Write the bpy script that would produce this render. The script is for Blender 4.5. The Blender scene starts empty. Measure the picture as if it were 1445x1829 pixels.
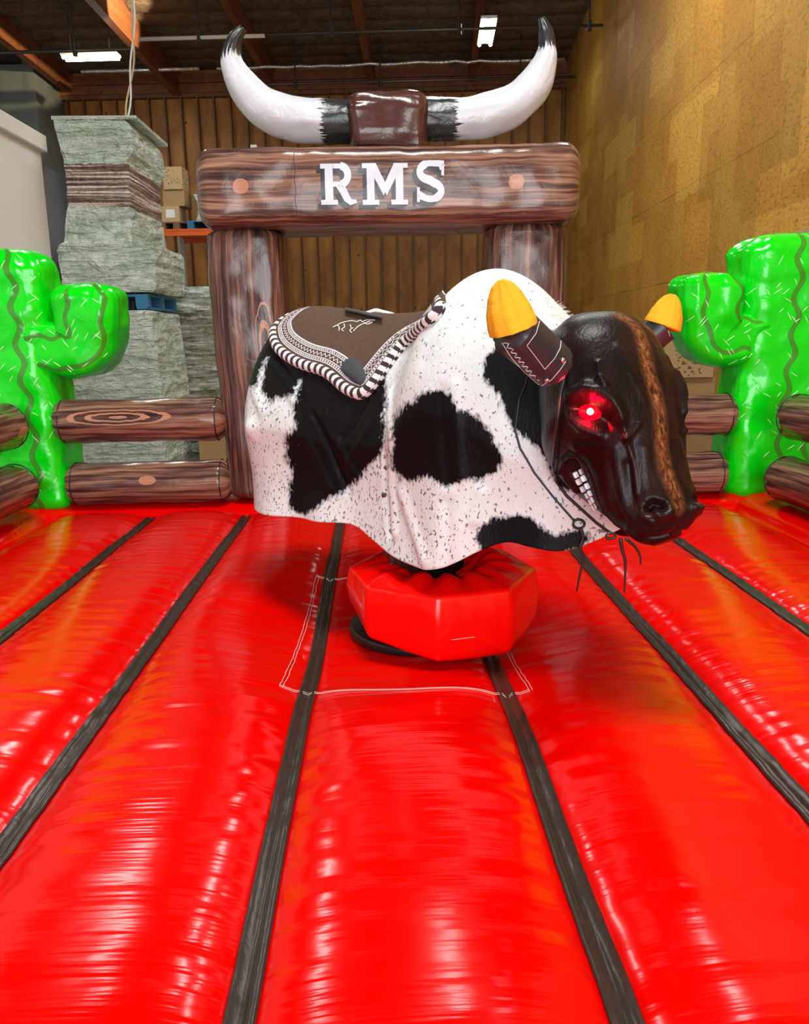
import bpy, bmesh, math, random
import numpy as np
from mathutils import Vector, Matrix
from mathutils.bvhtree import BVHTree
from mathutils import noise as mnoise
PI = math.pi
rnd = random.Random(7)
# ------------------------------------------------------------------ camera
F = 1445.0
PITCH = math.atan((914.5 - 596) / F); YAW = math.atan(39 / F); ROLL = math.radians(0.75)
CAM = Vector((0, 0, 1.6))
fwd = Vector((math.sin(YAW) * math.cos(PITCH), math.cos(YAW) * math.cos(PITCH), -math.sin(PITCH)))
r0 = fwd.cross(Vector((0, 0, 1))).normalized(); u0 = r0.cross(fwd)
RT = r0 * math.cos(ROLL) - u0 * math.sin(ROLL); UP = u0 * math.cos(ROLL) + r0 * math.sin(ROLL)
scn = bpy.context.scene
cd = bpy.data.cameras.new('camera'); cam = bpy.data.objects.new('camera', cd)
scn.collection.objects.link(cam); scn.camera = cam
cd.sensor_fit = 'HORIZONTAL'; cd.sensor_width = 36; cd.lens = F / 1445.0 * 36; cd.clip_end = 200; cd.clip_start = 0.02
cam.matrix_world = Matrix(((RT.x, UP.x, -fwd.x, CAM.x), (RT.y, UP.y, -fwd.y, CAM.y), (RT.z, UP.z, -fwd.z, CAM.z), (0, 0, 0, 1)))
scn.view_settings.view_transform = 'Standard'; scn.view_settings.look = 'None'
scn.view_settings.gamma = 1; scn.view_settings.use_curve_mapping = False
scn.view_settings.exposure = 0.0
try:
    scn.cycles.max_bounces = 6; scn.cycles.diffuse_bounces = 3; scn.cycles.glossy_bounces = 3
    scn.cycles.use_denoising = True; scn.cycles.sample_clamp_indirect = 4
except Exception: pass
# ------------------------------------------------------------------ world + light
w = bpy.data.worlds.new('world'); scn.world = w; w.use_nodes = True
w.node_tree.nodes['Background'].inputs[0].default_value = (0.97, 0.97, 1, 1)
w.node_tree.nodes['Background'].inputs[1].default_value = 0.35
RA = math.radians(3.84)
def room(x, y, z=0.0):            # room axes (along and across the right-hand wall) to world
    return Vector((x * math.cos(RA) + y * math.sin(RA), -x * math.sin(RA) + y * math.cos(RA), z))
def area(name, loc, rot, sx, sy, power, col=(1, 1, 1)):
    l = bpy.data.lights.new(name, 'AREA'); l.shape = 'RECTANGLE'; l.size = sx; l.size_y = sy; l.energy = power; l.color = col
    o = bpy.data.objects.new(name, l); scn.collection.objects.link(o); o.location = loc; o.rotation_euler = rot
    return o
# open roll-up door behind the photographer
area('door_daylight', (0.5, -5.5, 2.6), (math.radians(88), 0, 0), 5.0, 4.2, 520, (0.93, 0.97, 1))
# skylight in the roof over the bay
area('skylight', (0.2, 1.6, 7.4), (0, 0, 0), 2.2, 1.6, 420, (1, 0.99, 0.96))
# ------------------------------------------------------------------ helpers
def ray(px, py): return fwd + RT * ((px - 722.5) / F) - UP * ((py - 914.5) / F)
def at(px, py, Y):
    d = ray(px, py); return CAM + d * (Y / d.y)
def atz(px, py, z):
    d = ray(px, py); return CAM + d * ((z - CAM.z) / d.z)
def pix(p):
    v = Vector(p) - CAM; z = v.dot(fwd); return 722.5 + F * v.dot(RT) / z, 914.5 - F * v.dot(UP) / z
COL = scn.collection
def tag(o, label=None, cat=None, group=None, kind=None):
    if label: o['label'] = label
    if cat: o['category'] = cat
    if group: o['group'] = group
    if kind: o['kind'] = kind
    return o
def empty(name, loc, label=None, cat=None, group=None, rz=0):
    o = bpy.data.objects.new(name, None); COL.objects.link(o); o.location = loc; o.rotation_euler = (0, 0, rz)
    o.empty_display_size = .1
    bpy.context.view_layer.update()
    return tag(o, label, cat, group)
def link(name, me, mat=None, parent=None, smooth=True):
    """world-space mesh; keeps its place under a parent"""
    o = bpy.data.objects.new(name, me); COL.objects.link(o)
    if mat: me.materials.append(mat)
    if smooth and len(me.polygons): me.polygons.foreach_set('use_smooth', [True] * len(me.polygons))
    if parent:
        o.parent = parent; o.matrix_parent_inverse = Matrix.LocRotScale(parent.location, parent.rotation_euler, None).inverted()
    return o
def mesh_from(verts, faces, uvs=None):
    me = bpy.data.meshes.new('mesh'); me.from_pydata([tuple(v) for v in verts], [], faces); 
    if uvs is not None:
        uvl = me.uv_layers.new(name='UVMap'); d = np.zeros(len(me.loops) * 2)
        vi = np.zeros(len(me.loops), dtype=int); me.loops.foreach_get('vertex_index', vi)
        arr = np.array(uvs); d[0::2] = arr[vi, 0]; d[1::2] = arr[vi, 1]; uvl.data.foreach_set('uv', d)
    me.update(); return me
class MB:
    def __init__(s): s.v = []; s.f = []
    def add(s, verts, faces):
        n = len(s.v); s.v += [Vector(v) for v in verts]; s.f += [tuple(i + n for i in f) for f in faces]
    def box(s, c, d, rz=0, fn=None):
        c = Vector(c); x, y, z = d[0] / 2, d[1] / 2, d[2] / 2; M = Matrix.Rotation(rz, 3, 'Z')
        vs = [c + M @ Vector((sx * x, sy * y, sz * z)) for sz in (-1, 1) for sy in (-1, 1) for sx in (-1, 1)]
        if fn: vs = [fn(v.x, v.y, v.z) for v in vs]
        s.add(vs, [(0, 2, 3, 1), (4, 5, 7, 6), (0, 1, 5, 4), (2, 6, 7, 3), (0, 4, 6, 2), (1, 3, 7, 5)]); return s
    def tube(s, path, r, seg=8):
        path = [Vector(p) for p in path]; rs = r if isinstance(r, (list, tuple)) else [r] * len(path); vs = []; fs = []
        up = Vector((0, 0, 1)); 
        d0 = (path[-1] - path[0])
        if abs(d0.normalized().z if d0.length else 0) > .9: up = Vector((1, 0, 0))
        for i, p in enumerate(path):
            t = (path[min(i + 1, len(path) - 1)] - path[max(i - 1, 0)]).normalized()
            a = t.cross(up); a = a.normalized() if a.length > 1e-4 else t.orthogonal().normalized(); b = a.cross(t)
            for k in range(seg):
                q = 2 * PI * k / seg; vs.append(p + (a * math.cos(q) + b * math.sin(q)) * rs[i])
        for i in range(len(path) - 1):
            for k in range(seg):
                fs.append((i * seg + k, i * seg + (k + 1) % seg, (i + 1) * seg + (k + 1) % seg, (i + 1) * seg + k))
        fs.append(tuple(range(seg))[::-1]); n = (len(path) - 1) * seg; fs.append(tuple(n + k for k in range(seg)))
        s.add(vs, fs); return s
    def build(s, name, mat, parent=None, smooth=False, bevel=0):
        me = mesh_from(s.v, s.f)
        o = link(name, me, mat, parent, smooth)
        if bevel:
            m = o.modifiers.new('bevel', 'BEVEL'); m.width = bevel; m.segments = 2; m.limit_method = 'ANGLE'
        return o
def interp(x, pts):
    xs = [p[0] for p in pts]; ys = [p[1] for p in pts]; return float(np.interp(x, xs, ys))
def sinterp(x, pts):      # smooth monotone-ish (Catmull-Rom) interpolation
    n = len(pts)
    if x <= pts[0][0]: return pts[0][1]
    if x >= pts[-1][0]: return pts[-1][1]
    for i in range(n - 1):
        if x <= pts[i + 1][0]: break
    x0, y0 = pts[i]; x1, y1 = pts[i + 1]
    m0 = (y1 - pts[i - 1][1]) / (x1 - pts[i - 1][0]) if i > 0 else (y1 - y0) / (x1 - x0)
    m1 = (pts[i + 2][1] - y0) / (pts[i + 2][0] - x0) if i < n - 2 else (y1 - y0) / (x1 - x0)
    h = x1 - x0; t = (x - x0) / h
    return (2*t**3-3*t**2+1)*y0 + (t**3-2*t**2+t)*h*m0 + (-2*t**3+3*t**2)*y1 + (t**3-t**2)*h*m1
def resample(path, n):
    path = [Vector(p) for p in path]; P = []
    for i in range(len(path) - 1):
        p0 = path[max(i - 1, 0)]; p1 = path[i]; p2 = path[i + 1]; p3 = path[min(i + 2, len(path) - 1)]
        for k in range(12):
            t = k / 12; P.append(0.5 * ((2 * p1) + (p2 - p0) * t + (2 * p0 - 5 * p1 + 4 * p2 - p3) * t * t + (3 * p1 - p0 - 3 * p2 + p3) * t ** 3))
    P.append(path[-1]); L = [0]
    for i in range(1, len(P)): L.append(L[-1] + (P[i] - P[i - 1]).length)
    out = []; j = 0
    for k in range(n):
        s = L[-1] * k / (n - 1)
        while j < len(L) - 2 and L[j + 1] < s: j += 1
        t = (s - L[j]) / max(L[j + 1] - L[j], 1e-9); out.append(P[j].lerp(P[j + 1], min(max(t, 0), 1)))
    return out
def spow(v, e): return math.copysign(abs(v) ** e, v)
def sweep(path, rad, side, n=64, seg=40, e=1.0, cap=0.06, wr=0.004, wseed=0, vpow=0.5, puff=None):
    """inflated tube: path, rad(t)->(a,b) half sizes along 'side' and the other axis; rounded ends; UV in metres"""
    P = resample(path, n); vs = []; uv = []; L = 0; side = Vector(side).normalized(); tot = sum((P[i + 1] - P[i]).length for i in range(n - 1))
    # cluster samples at the ends
    ts = [0.5 - 0.5 * math.cos(PI * (k / (n - 1))) for k in range(n)] if cap else [k / (n - 1) for k in range(n)]
    ts = [0.5 * (a + k / (n - 1)) for k, a in enumerate(ts)]
    ra0, rb0 = rad(.5); dn = 2000; dx = [(spow(math.cos(2 * PI * q / dn), e) * ra0, spow(math.sin(2 * PI * q / dn), e) * rb0) for q in range(dn + 1)]
    cum = [0]
    for q in range(dn): cum.append(cum[-1] + math.hypot(dx[q + 1][0] - dx[q][0], dx[q + 1][1] - dx[q][1]))
    angs = [float(np.interp(cum[-1] * j / seg, cum, [2 * PI * q / dn for q in range(dn + 1)])) for j in range(seg + 1)]
    for k in range(n):
        x = ts[k] * (n - 1); i = min(int(x), n - 2); p = P[i].lerp(P[i + 1], x - i); t = (P[min(i + 2, n - 1)] - P[max(i - 1, 0)]).normalized()
        b = t.cross(side).normalized(); a = b.cross(t).normalized(); d = ts[k] * tot; q = 1.0
        if cap:
            m = min(d, tot - d) / cap
            if m < 1: q = 0.35 + 0.65 * math.sqrt(max(0, 1 - (1 - m) ** 2))
        ra, rb = rad(ts[k]); 
        for j in range(seg + 1):
            an = angs[j % seg]; c, s_ = math.cos(an), math.sin(an)
            x_, y_ = spow(c, e), spow(s_, e)
            v = p + a * (x_ * ra * q) + b * (y_ * rb * q)
            nn = (a * c + b * s_)
            sc = Vector((v.x * 9 + wseed, v.y * 9, v.z * 9))
            endw = math.exp(-min(d, tot - d) / 0.10)
            ww = mnoise.noise(sc) * wr + mnoise.noise(Vector((math.cos(an) * 4, math.sin(an) * 4, d * 5 + wseed))) * wr * (0.5 + 3 * endw)
            v = v + nn * ww
            vs.append(v); uv.append((cum[-1] * j / seg, d))
    fs = []
    for k in range(n - 1):
        for j in range(seg): fs.append((k * (seg + 1) + j, k * (seg + 1) + j + 1, (k + 1) * (seg + 1) + j + 1, (k + 1) * (seg + 1) + j))
    for k, rev in ((0, 1), (n - 1, 0)):
        c = sum((vs[k * (seg + 1) + j] for j in range(seg)), Vector()) / seg; tt = (P[1] - P[0]).normalized() * -1 if rev else (P[-1] - P[-2]).normalized()
        vs.append(c + tt * (0.012 if cap else 0)); uv.append((0, 0 if rev else tot)); ci = len(vs) - 1
        for j in range(seg):
            f = (k * (seg + 1) + j, k * (seg + 1) + j + 1, ci); fs.append(f[::-1] if rev else f)
    me = mesh_from(vs, fs, uv)
    bm = bmesh.new(); bm.from_mesh(me); bmesh.ops.remove_doubles(bm, verts=bm.verts, dist=1e-6); bmesh.ops.recalc_face_normals(bm, faces=bm.faces); bm.to_mesh(me); bm.free()
    return me
def seg_dist(p, a, b):
    ab = b - a; t = max(0, min(1, (p - a).dot(ab) / max(ab.length_squared, 1e-12))); return (p - a - ab * t).length
# ------------------------------------------------------------------ materials
def newmat(name):
    m = bpy.data.materials.new(name); m.use_nodes = True; nt = m.node_tree; b = nt.nodes['Principled BSDF']; return m, nt, b
def N(nt, typ, **kw):
    n = nt.nodes.new(typ)
    for k, v in kw.items():
        if k.startswith('i_'): n.inputs[k[2:].replace('_', ' ')].default_value = v
        elif isinstance(k, str): setattr(n, k, v)
    return n
def L(nt, a, b): nt.links.new(a, b)
def math_(nt, op, a, b=None, c=None, clamp=False):
    n = nt.nodes.new('ShaderNodeMath'); n.operation = op; n.use_clamp = clamp
    for i, v in enumerate((a, b, c)):
        if v is None: continue
        if isinstance(v, (int, float)): n.inputs[i].default_value = v
        else: nt.links.new(v, n.inputs[i])
    return n.outputs[0]
def ramp(nt, fac, stops, interp_='LINEAR'):
    r = nt.nodes.new('ShaderNodeValToRGB'); r.color_ramp.interpolation = interp_
    el = r.color_ramp.elements
    while len(el) < len(stops): el.new(0.5)
    for e, (p, c) in zip(el, stops): e.position = p; e.color = (*c, 1) if len(c) == 3 else c
    nt.links.new(fac, r.inputs[0]); return r.outputs[0]
def mix(nt, fac, a, b):
    n = nt.nodes.new('ShaderNodeMix'); n.data_type = 'RGBA'
    for i, v in ((0, fac), (6, a), (7, b)):
        if isinstance(v, (int, float)): n.inputs[i].default_value = v
        elif isinstance(v, tuple): n.inputs[i].default_value = (*v, 1)
        else: nt.links.new(v, n.inputs[i])
    return n.outputs[2]
def coords(nt, kind='Object', scale=(1, 1, 1), rot=(0, 0, 0)):
    tc = nt.nodes.new('ShaderNodeTexCoord'); mp = nt.nodes.new('ShaderNodeMapping'); mp.inputs['Scale'].default_value = scale; mp.inputs['Rotation'].default_value = rot
    nt.links.new(tc.outputs[kind], mp.inputs[0]); return mp.outputs[0]
def noise_(nt, vec, scale, detail=3, rough=.55, dist=0):
    n = nt.nodes.new('ShaderNodeTexNoise'); n.inputs['Scale'].default_value = scale; n.inputs['Detail'].default_value = detail
    n.inputs['Roughness'].default_value = rough; n.inputs['Distortion'].default_value = dist
    if vec is not None: nt.links.new(vec, n.inputs['Vector'])
    return n.outputs['Fac']
def bump(nt, b, h, strength=.3, dist=.01, coat=False):
    n = nt.nodes.new('ShaderNodeBump'); n.inputs['Strength'].default_value = strength; n.inputs['Distance'].default_value = dist
    nt.links.new(h, n.inputs['Height']); nt.links.new(n.outputs[0], b.inputs['Normal'])
    return n
def plain(name, col, rough=.5, metal=0, bumpsc=0, bs=.2, bd=.004, var=0, spec=.5, vscale=8):
    m, nt, b = newmat(name); b.inputs['Roughness'].default_value = rough; b.inputs['Metallic'].default_value = metal
    b.inputs['Specular IOR Level'].default_value = spec
    v = coords(nt)
    f = noise_(nt, v, vscale, 4)
    c2 = tuple(max(0, c * (1 - var)) for c in col); c1 = tuple(min(1, c * (1 + var)) for c in col)
    L(nt, mix(nt, f, c2, c1), b.inputs['Base Color'])
    if bumpsc: bump(nt, b, noise_(nt, v, bumpsc, 4), bs, bd)
    return m
def emit(name, col, s):
    m, nt, b = newmat(name); b.inputs['Base Color'].default_value = (*col, 1); b.inputs['Emission Color'].default_value = (*col, 1); b.inputs['Emission Strength'].default_value = s; return m
M = {}
def red_mat(name, wr=.25):
    m, nt, b = newmat(name); b.inputs['Base Color'].default_value = (0.73, 0.0006, 0.0, 1); b.inputs['Roughness'].default_value = .15
    b.inputs['Specular IOR Level'].default_value = .17
    v = coords(nt, 'Object', (1, 1, 1)); n1 = noise_(nt, v, 6, 3, .5, .4)
    v2 = coords(nt, 'Object', (1.6, 26, 4)); n2 = noise_(nt, v2, 1.3, 2)
    v3 = coords(nt, 'Object', (4, 60, 8)); n3 = noise_(nt, v3, 1.0, 2)
    patch = ramp(nt, noise_(nt, v, 1.7, 2), [(.38, (0, 0, 0)), (.65, (1, 1, 1))])
    h = math_(nt, 'ADD', math_(nt, 'MULTIPLY', n1, .5), math_(nt, 'MULTIPLY', math_(nt, 'ADD', n2, math_(nt, 'MULTIPLY', n3, .4)), patch))
    bump(nt, b, h, wr, .012)
    return m
M['red'] = red_mat('red_vinyl')
M['redpad'] = plain('red_pad_vinyl', (0.93, 0.002, 0.001), .2, 0, 7, .25, .01)
def wood_print(name, dark=(.034, .014, .013), mid=(.115, .055, .043), light=(.40, .215, .135), knots=(), bias=0.0, rough=.2):
    """brushed wood print on glossy vinyl; grain runs along UV v (metres)"""
    m, nt, b = newmat(name); tc = nt.nodes.new('ShaderNodeTexCoord'); uv = tc.outputs['UV']
    sx = nt.nodes.new('ShaderNodeSeparateXYZ'); L(nt, uv, sx.inputs[0]); U, V = sx.outputs[0], sx.outputs[1]
    wob = nt.nodes.new('ShaderNodeTexNoise'); wob.inputs['Scale'].default_value = 3; L(nt, uv, wob.inputs['Vector'])
    Uw = math_(nt, 'ADD', U, math_(nt, 'MULTIPLY', wob.outputs['Fac'], .03))
    def cmb(a, bb, sa, sb):
        c = nt.nodes.new('ShaderNodeCombineXYZ'); L(nt, math_(nt, 'MULTIPLY', a, sa), c.inputs[0]); L(nt, math_(nt, 'MULTIPLY', bb, sb), c.inputs[1]); return c.outputs[0]
    n1 = noise_(nt, cmb(Uw, V, 46, 1.6), 1, 4, .62); n2 = noise_(nt, cmb(Uw, V, 150, 3.0), 1, 3, .6); n3 = noise_(nt, cmb(Uw, V, 14, 1.1), 1, 2)
    f = math_(nt, 'ADD', math_(nt, 'MULTIPLY', n1, .62), math_(nt, 'MULTIPLY', n2, .22)); f = math_(nt, 'ADD', f, math_(nt, 'MULTIPLY', n3, .32)); f = math_(nt, 'ADD', f, bias)
    col = ramp(nt, f, [(.46, dark), (.56, mid), (.63, tuple(.5*(a+c) for a, c in zip(mid, light))), (.74, light)])
    for (ku, kv, ru, rv, rings) in knots:
        du = math_(nt, 'DIVIDE', math_(nt, 'SUBTRACT', U, ku), ru); dv = math_(nt, 'DIVIDE', math_(nt, 'SUBTRACT', V, kv), rv)
        r = math_(nt, 'SQRT', math_(nt, 'ADD', math_(nt, 'MULTIPLY', du, du), math_(nt, 'MULTIPLY', dv, dv)))
        r = math_(nt, 'ADD', r, math_(nt, 'MULTIPLY', math_(nt, 'SUBTRACT', noise_(nt, uv, 14, 2), .5), .3))
        if rings:
            k = math_(nt, 'GREATER_THAN', math_(nt, 'SINE', math_(nt, 'MULTIPLY', r, PI * 2 * rings)), .25)
        else: k = math_(nt, 'GREATER_THAN', n2, .36)
        inside = math_(nt, 'LESS_THAN', r, 1.0)
        col = mix(nt, math_(nt, 'MULTIPLY', inside, .75), col, mix(nt, k, dark if rings else mid, (.55, .26, .15)))
    L(nt, col, b.inputs['Base Color']); b.inputs['Roughness'].default_value = rough; b.inputs['Specular IOR Level'].default_value = .42
    v = coords(nt); h = noise_(nt, v, 13, 3, .5, .6); bump(nt, b, h, .14, .012)
    return m
M['wood'] = wood_print('printed_wood_vinyl')
M['brown'] = plain('brown_vinyl', (.075, .028, .022), .2, 0, 14, .35, .01)
M['dkseam'] = plain('black_piping', (.02, .015, .015), .4)
M['strip'] = plain('dark_brown_seam_vinyl', (.034, .022, .016), .3, 0, 30, .3, .006, .2, .35)
M['thread'] = plain('white_thread', (.75, .6, .55), .7)
def cactus_mat(name, waves, dirv=0):
    """bright green vinyl with printed wavy olive lines; waves: list of u positions (m, around) """
    m, nt, b = newmat(name); tc = nt.nodes.new('ShaderNodeTexCoord'); sx = nt.nodes.new('ShaderNodeSeparateXYZ'); L(nt, tc.outputs['UV'], sx.inputs[0]); U, V = sx.outputs[0], sx.outputs[1]
    base = (.0, .74, .006); col = base; fac = None
    for (u0_, wd, amp, k, ph) in waves:
        s_ = math_(nt, 'MULTIPLY', math_(nt, 'SINE', math_(nt, 'ADD', math_(nt, 'MULTIPLY', V, k), ph)), amp)
        d = math_(nt, 'ABSOLUTE', math_(nt, 'SUBTRACT', math_(nt, 'SUBTRACT', U, u0_), s_)); g = math_(nt, 'LESS_THAN', d, wd)
        fac = g if fac is None else math_(nt, 'MAXIMUM', fac, g)
    c = mix(nt, fac, base, (.045, .30, .02)) if fac is not None else None
    if c is not None: L(nt, c, b.inputs['Base Color'])
    else: b.inputs['Base Color'].default_value = (*base, 1)
    b.inputs['Roughness'].default_value = .18; b.inputs['Specular IOR Level'].default_value = .5
    bump(nt, b, noise_(nt, coords(nt), 9, 3, .5, .8), .4, .014)
    return m
M['spine'] = plain('printed_spine_white', (.75, 1, .7), .4)
# ================================================================== THE ROOM
YB = 21.5; XR = 3.178; XL = -9.2; ZC = 7.85; SL = 0.055     # back wall, right wall, left wall, ceiling height at the back and slope
def zc(y): return ZC + (YB - y) * SL
def quadmesh(pts_fn, nu, nv):
    vs = []; fs = []
    for i in range(nu + 1):
        for j in range(nv + 1): vs.append(pts_fn(i / nu, j / nv))
    for i in range(nu):
        for j in range(nv): a = i * (nv + 1) + j; fs.append((a, a + 1, a + nv + 2, a + nv + 1))
    return mesh_from(vs, fs)
def wallbox(name, x0, x1, y0, y1, z0, z1, mat):
    mb = MB(); mb.box(((x0 + x1) / 2, (y0 + y1) / 2, (z0 + z1) / 2), (x1 - x0, y1 - y0, z1 - z0), 0, lambda x, y, z: room(x, y, z))
    return mb
# particle-board wall material (room coordinates rebuilt from world position)
def roomcoord(nt):
    g = nt.nodes.new('ShaderNodeNewGeometry'); r = nt.nodes.new('ShaderNodeVectorRotate'); r.rotation_type = 'Z_AXIS'; r.inputs['Angle'].default_value = RA
    L(nt, g.outputs['Position'], r.inputs['Vector']); s = nt.nodes.new('ShaderNodeSeparateXYZ'); L(nt, r.outputs[0], s.inputs[0]); return r.outputs[0], s.outputs
def board_mat():
    m, nt, b = newmat('oriented_strand_board'); vec, (X, Y, Z) = roomcoord(nt)
    c = nt.nodes.new('ShaderNodeCombineXYZ'); L(nt, Y, c.inputs[0]); L(nt, Z, c.inputs[1])
    br = nt.nodes.new('ShaderNodeTexBrick'); L(nt, c.outputs[0], br.inputs['Vector'])
    br.inputs['Scale'].default_value = 1; br.inputs['Brick Width'].default_value = 2.44; br.inputs['Row Height'].default_value = 1.12; br.inputs['Mortar Size'].default_value = .006
    br.inputs['Mortar Smooth'].default_value = .3; br.inputs['Bias'].default_value = 0; br.offset = .5
    br.inputs['Color1'].default_value = (.62, .285, .034, 1); br.inputs['Color2'].default_value = (.47, .215, .028, 1); br.inputs['Mortar'].default_value = (.11, .06, .02, 1)
    n1 = noise_(nt, vec, 1.3, 5, .6); n2 = noise_(nt, vec, 22, 5, .75); n3 = noise_(nt, vec, 60, 3, .7)
    def blocks(w_, h_, ox, th):
        q = nt.nodes.new('ShaderNodeTexBrick'); mp = nt.nodes.new('ShaderNodeMapping'); mp.inputs['Location'].default_value = (ox, ox * .4, 0); L(nt, c.outputs[0], mp.inputs[0]); L(nt, mp.outputs[0], q.inputs['Vector'])
        q.inputs['Scale'].default_value = 1; q.inputs['Brick Width'].default_value = w_; q.inputs['Row Height'].default_value = h_; q.inputs['Mortar Size'].default_value = 0; q.inputs['Bias'].default_value = 0
        q.inputs['Color1'].default_value = (0, 0, 0, 1); q.inputs['Color2'].default_value = (1, 1, 1, 1); q.offset = .37
        s_ = nt.nodes.new('ShaderNodeSeparateColor'); L(nt, q.outputs['Color'], s_.inputs[0]); return math_(nt, 'GREATER_THAN', s_.outputs[0], th)
    pf = math_(nt, 'MAXIMUM', blocks(1.22, .56, .3, .83), math_(nt, 'MULTIPLY', blocks(.61, 1.12, 1.1, .88), .7)); pd_ = blocks(1.4, 1.12, .7, .86)
    fla = noise_(nt, coords(nt, 'Object', (1, 1, 2.4), (.35, 0, 0)), 15, 5, .8)
    col = mix(nt, ramp(nt, n2, [(.32, (0, 0, 0)), (.47, (1, 1, 1))]), (.22, .11, .025), br.outputs['Color'])
    col = mix(nt, math_(nt, 'MULTIPLY', ramp(nt, n1, [(.4, (0, 0, 0)), (.62, (1, 1, 1))]), .45), col, (.74, .39, .07))
    col = mix(nt, math_(nt, 'MULTIPLY', pf, .42), col, (.86, .50, .09))
    col = mix(nt, math_(nt, 'MULTIPLY', pd_, .35), col, (.26, .12, .02))
    col = mix(nt, math_(nt, 'MULTIPLY', ramp(nt, fla, [(.52, (0, 0, 0)), (.60, (1, 1, 1))]), .6), col, (.17, .085, .02))
    # white rubbed streaks
    st = noise_(nt, coords(nt, 'Object', (9, 9, 2.2)), 1.2, 4, .6)
    col = mix(nt, math_(nt, 'MULTIPLY', ramp(nt, st, [(.70, (0, 0, 0)), (.76, (1, 1, 1))]), .55), col, (.6, .47, .25))
    L(nt, col, b.inputs['Base Color']); b.inputs['Roughness'].default_value = .5; b.inputs['Specular IOR Level'].default_value = .35
    bump(nt, b, math_(nt, 'ADD', n2, math_(nt, 'MULTIPLY', n3, .5)), .6, .012)
    return m
M['board'] = board_mat()
def ply_mat(name, a, b_, sc=(1, 1, 1)):
    m, nt, b = newmat(name); vec, (X, Y, Z) = roomcoord(nt)
    mp = nt.nodes.new('ShaderNodeMapping'); mp.inputs['Scale'].default_value = sc; L(nt, vec, mp.inputs[0])
    n = noise_(nt, mp.outputs[0], 2.2, 4, .6, .5)
    vo = nt.nodes.new('ShaderNodeTexVoronoi'); vo.inputs['Scale'].default_value = 2.4; L(nt, vec, vo.inputs['Vector'])
    col = mix(nt, ramp(nt, n, [(.35, (0, 0, 0)), (.65, (1, 1, 1))]), a, b_)
    col = mix(nt, math_(nt, 'LESS_THAN', vo.outputs['Distance'], .075), col, tuple(c * .3 for c in a))
    L(nt, col, b.inputs['Base Color']); b.inputs['Roughness'].default_value = .6
    return m
M['ply'] = ply_mat('plywood_sheathing', (.28, .105, .014), (.50, .21, .032), (1, 1, .5))
M['stud'] = ply_mat('softwood_stud', (.12, .048, .012), (.22, .095, .024), (3, 3, .4))
M['beamw'] = ply_mat('glulam_timber', (.16, .045, .015), (.28, .085, .025), (3, .3, 3))
M['concrete'] = plain('grey_concrete', (.15, .16, .135), .8, 0, 18, .4, .01, .35, vscale=2)
M['floorc'] = plain('polished_concrete', (.27, .27, .25), .35, 0, 5, .05, .003, .2, vscale=1.2)
# floor
mb = wallbox('floor', XL - 8, XR + .2, -9, YB + .2, -.1, 0, None); tag(mb.build('floor', M['floorc']), kind='structure')
mb = wallbox('r', XR, XR + .2, -9, YB + .2, 0, 9.6, None); tag(mb.build('wall_right', M['board']), kind='structure')
# back wall with exposed studs, plates and ledger
mb = MB()
bx = lambda mb_, x0, x1, y0, y1, z0, z1: mb_.box(((x0 + x1) / 2, (y0 + y1) / 2, (z0 + z1) / 2), (x1 - x0, y1 - y0, z1 - z0), 0, lambda x, y, z: room(x, y, z))
bx(mb, XL - 4, XR + .2, YB, YB + .2, 0, 8.4)
ob = mb.build('wall_back', M['ply']); tag(ob, kind='structure')
mb = MB(); x = XR - .05; k = 0
while x > XL:
    bx(mb, x - .04, x, YB - .14, YB, 0, 7.35); x -= .406; k += 1
bx(mb, XL, XR, YB - .17, YB, 7.33, 7.42); 
o = mb.build('stud', M['stud'], ob)
mb = MB(); bx(mb, XL, XR, YB - .22, YB, 7.42, 7.62); bx(mb, XL, XR, YB - .26, YB, 7.63, 7.83)
mb.build('ledger', M['beamw'], ob)
# left side: tilt-up concrete wall
mb = MB(); bx(mb, XL - .3, XL, 20.1, YB, 0, 8.2); bx(mb, XL - 8, XL, 20.0, 20.2, 0, 7.75)
tag(mb.build('wall_left', M['concrete']), kind='structure')
# ceiling: sagging foil-faced insulation between purlins
def ceil_mat():
    m, nt, b = newmat('foil_insulation'); vec, (X, Y, Z) = roomcoord(nt)
    n = noise_(nt, vec, 5, 5, .65, 1.2); n2 = noise_(nt, vec, 30, 3, .7)
    L(nt, ramp(nt, n, [(.3, (.09, .06, .035)), (.7, (.26, .19, .12))]), b.inputs['Base Color'])
    b.inputs['Roughness'].default_value = .42; b.inputs['Metallic'].default_value = .35
    bump(nt, b, math_(nt, 'ADD', n, math_(nt, 'MULTIPLY', n2, .4)), .8, .05); return m
M['ceil'] = ceil_mat()
BX = [XR - 2.45 * k - 2.3 for k in range(5)]
def ceilf(u, v):
    y = -9 + (YB + 9.2) * v; x = XL - 8 + (XR + .3 - XL + 8) * u
    sag = abs(math.sin(PI * (y - .1) / .61)) ** .6
    return room(x, y, zc(y) + .16 - .085 * sag + .02 * mnoise.noise(Vector((x * 1.5, y * 3, 0))))
o = link('ceiling', quadmesh(ceilf, 60, 500), M['ceil']); tag(o, kind='structure')
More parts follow.
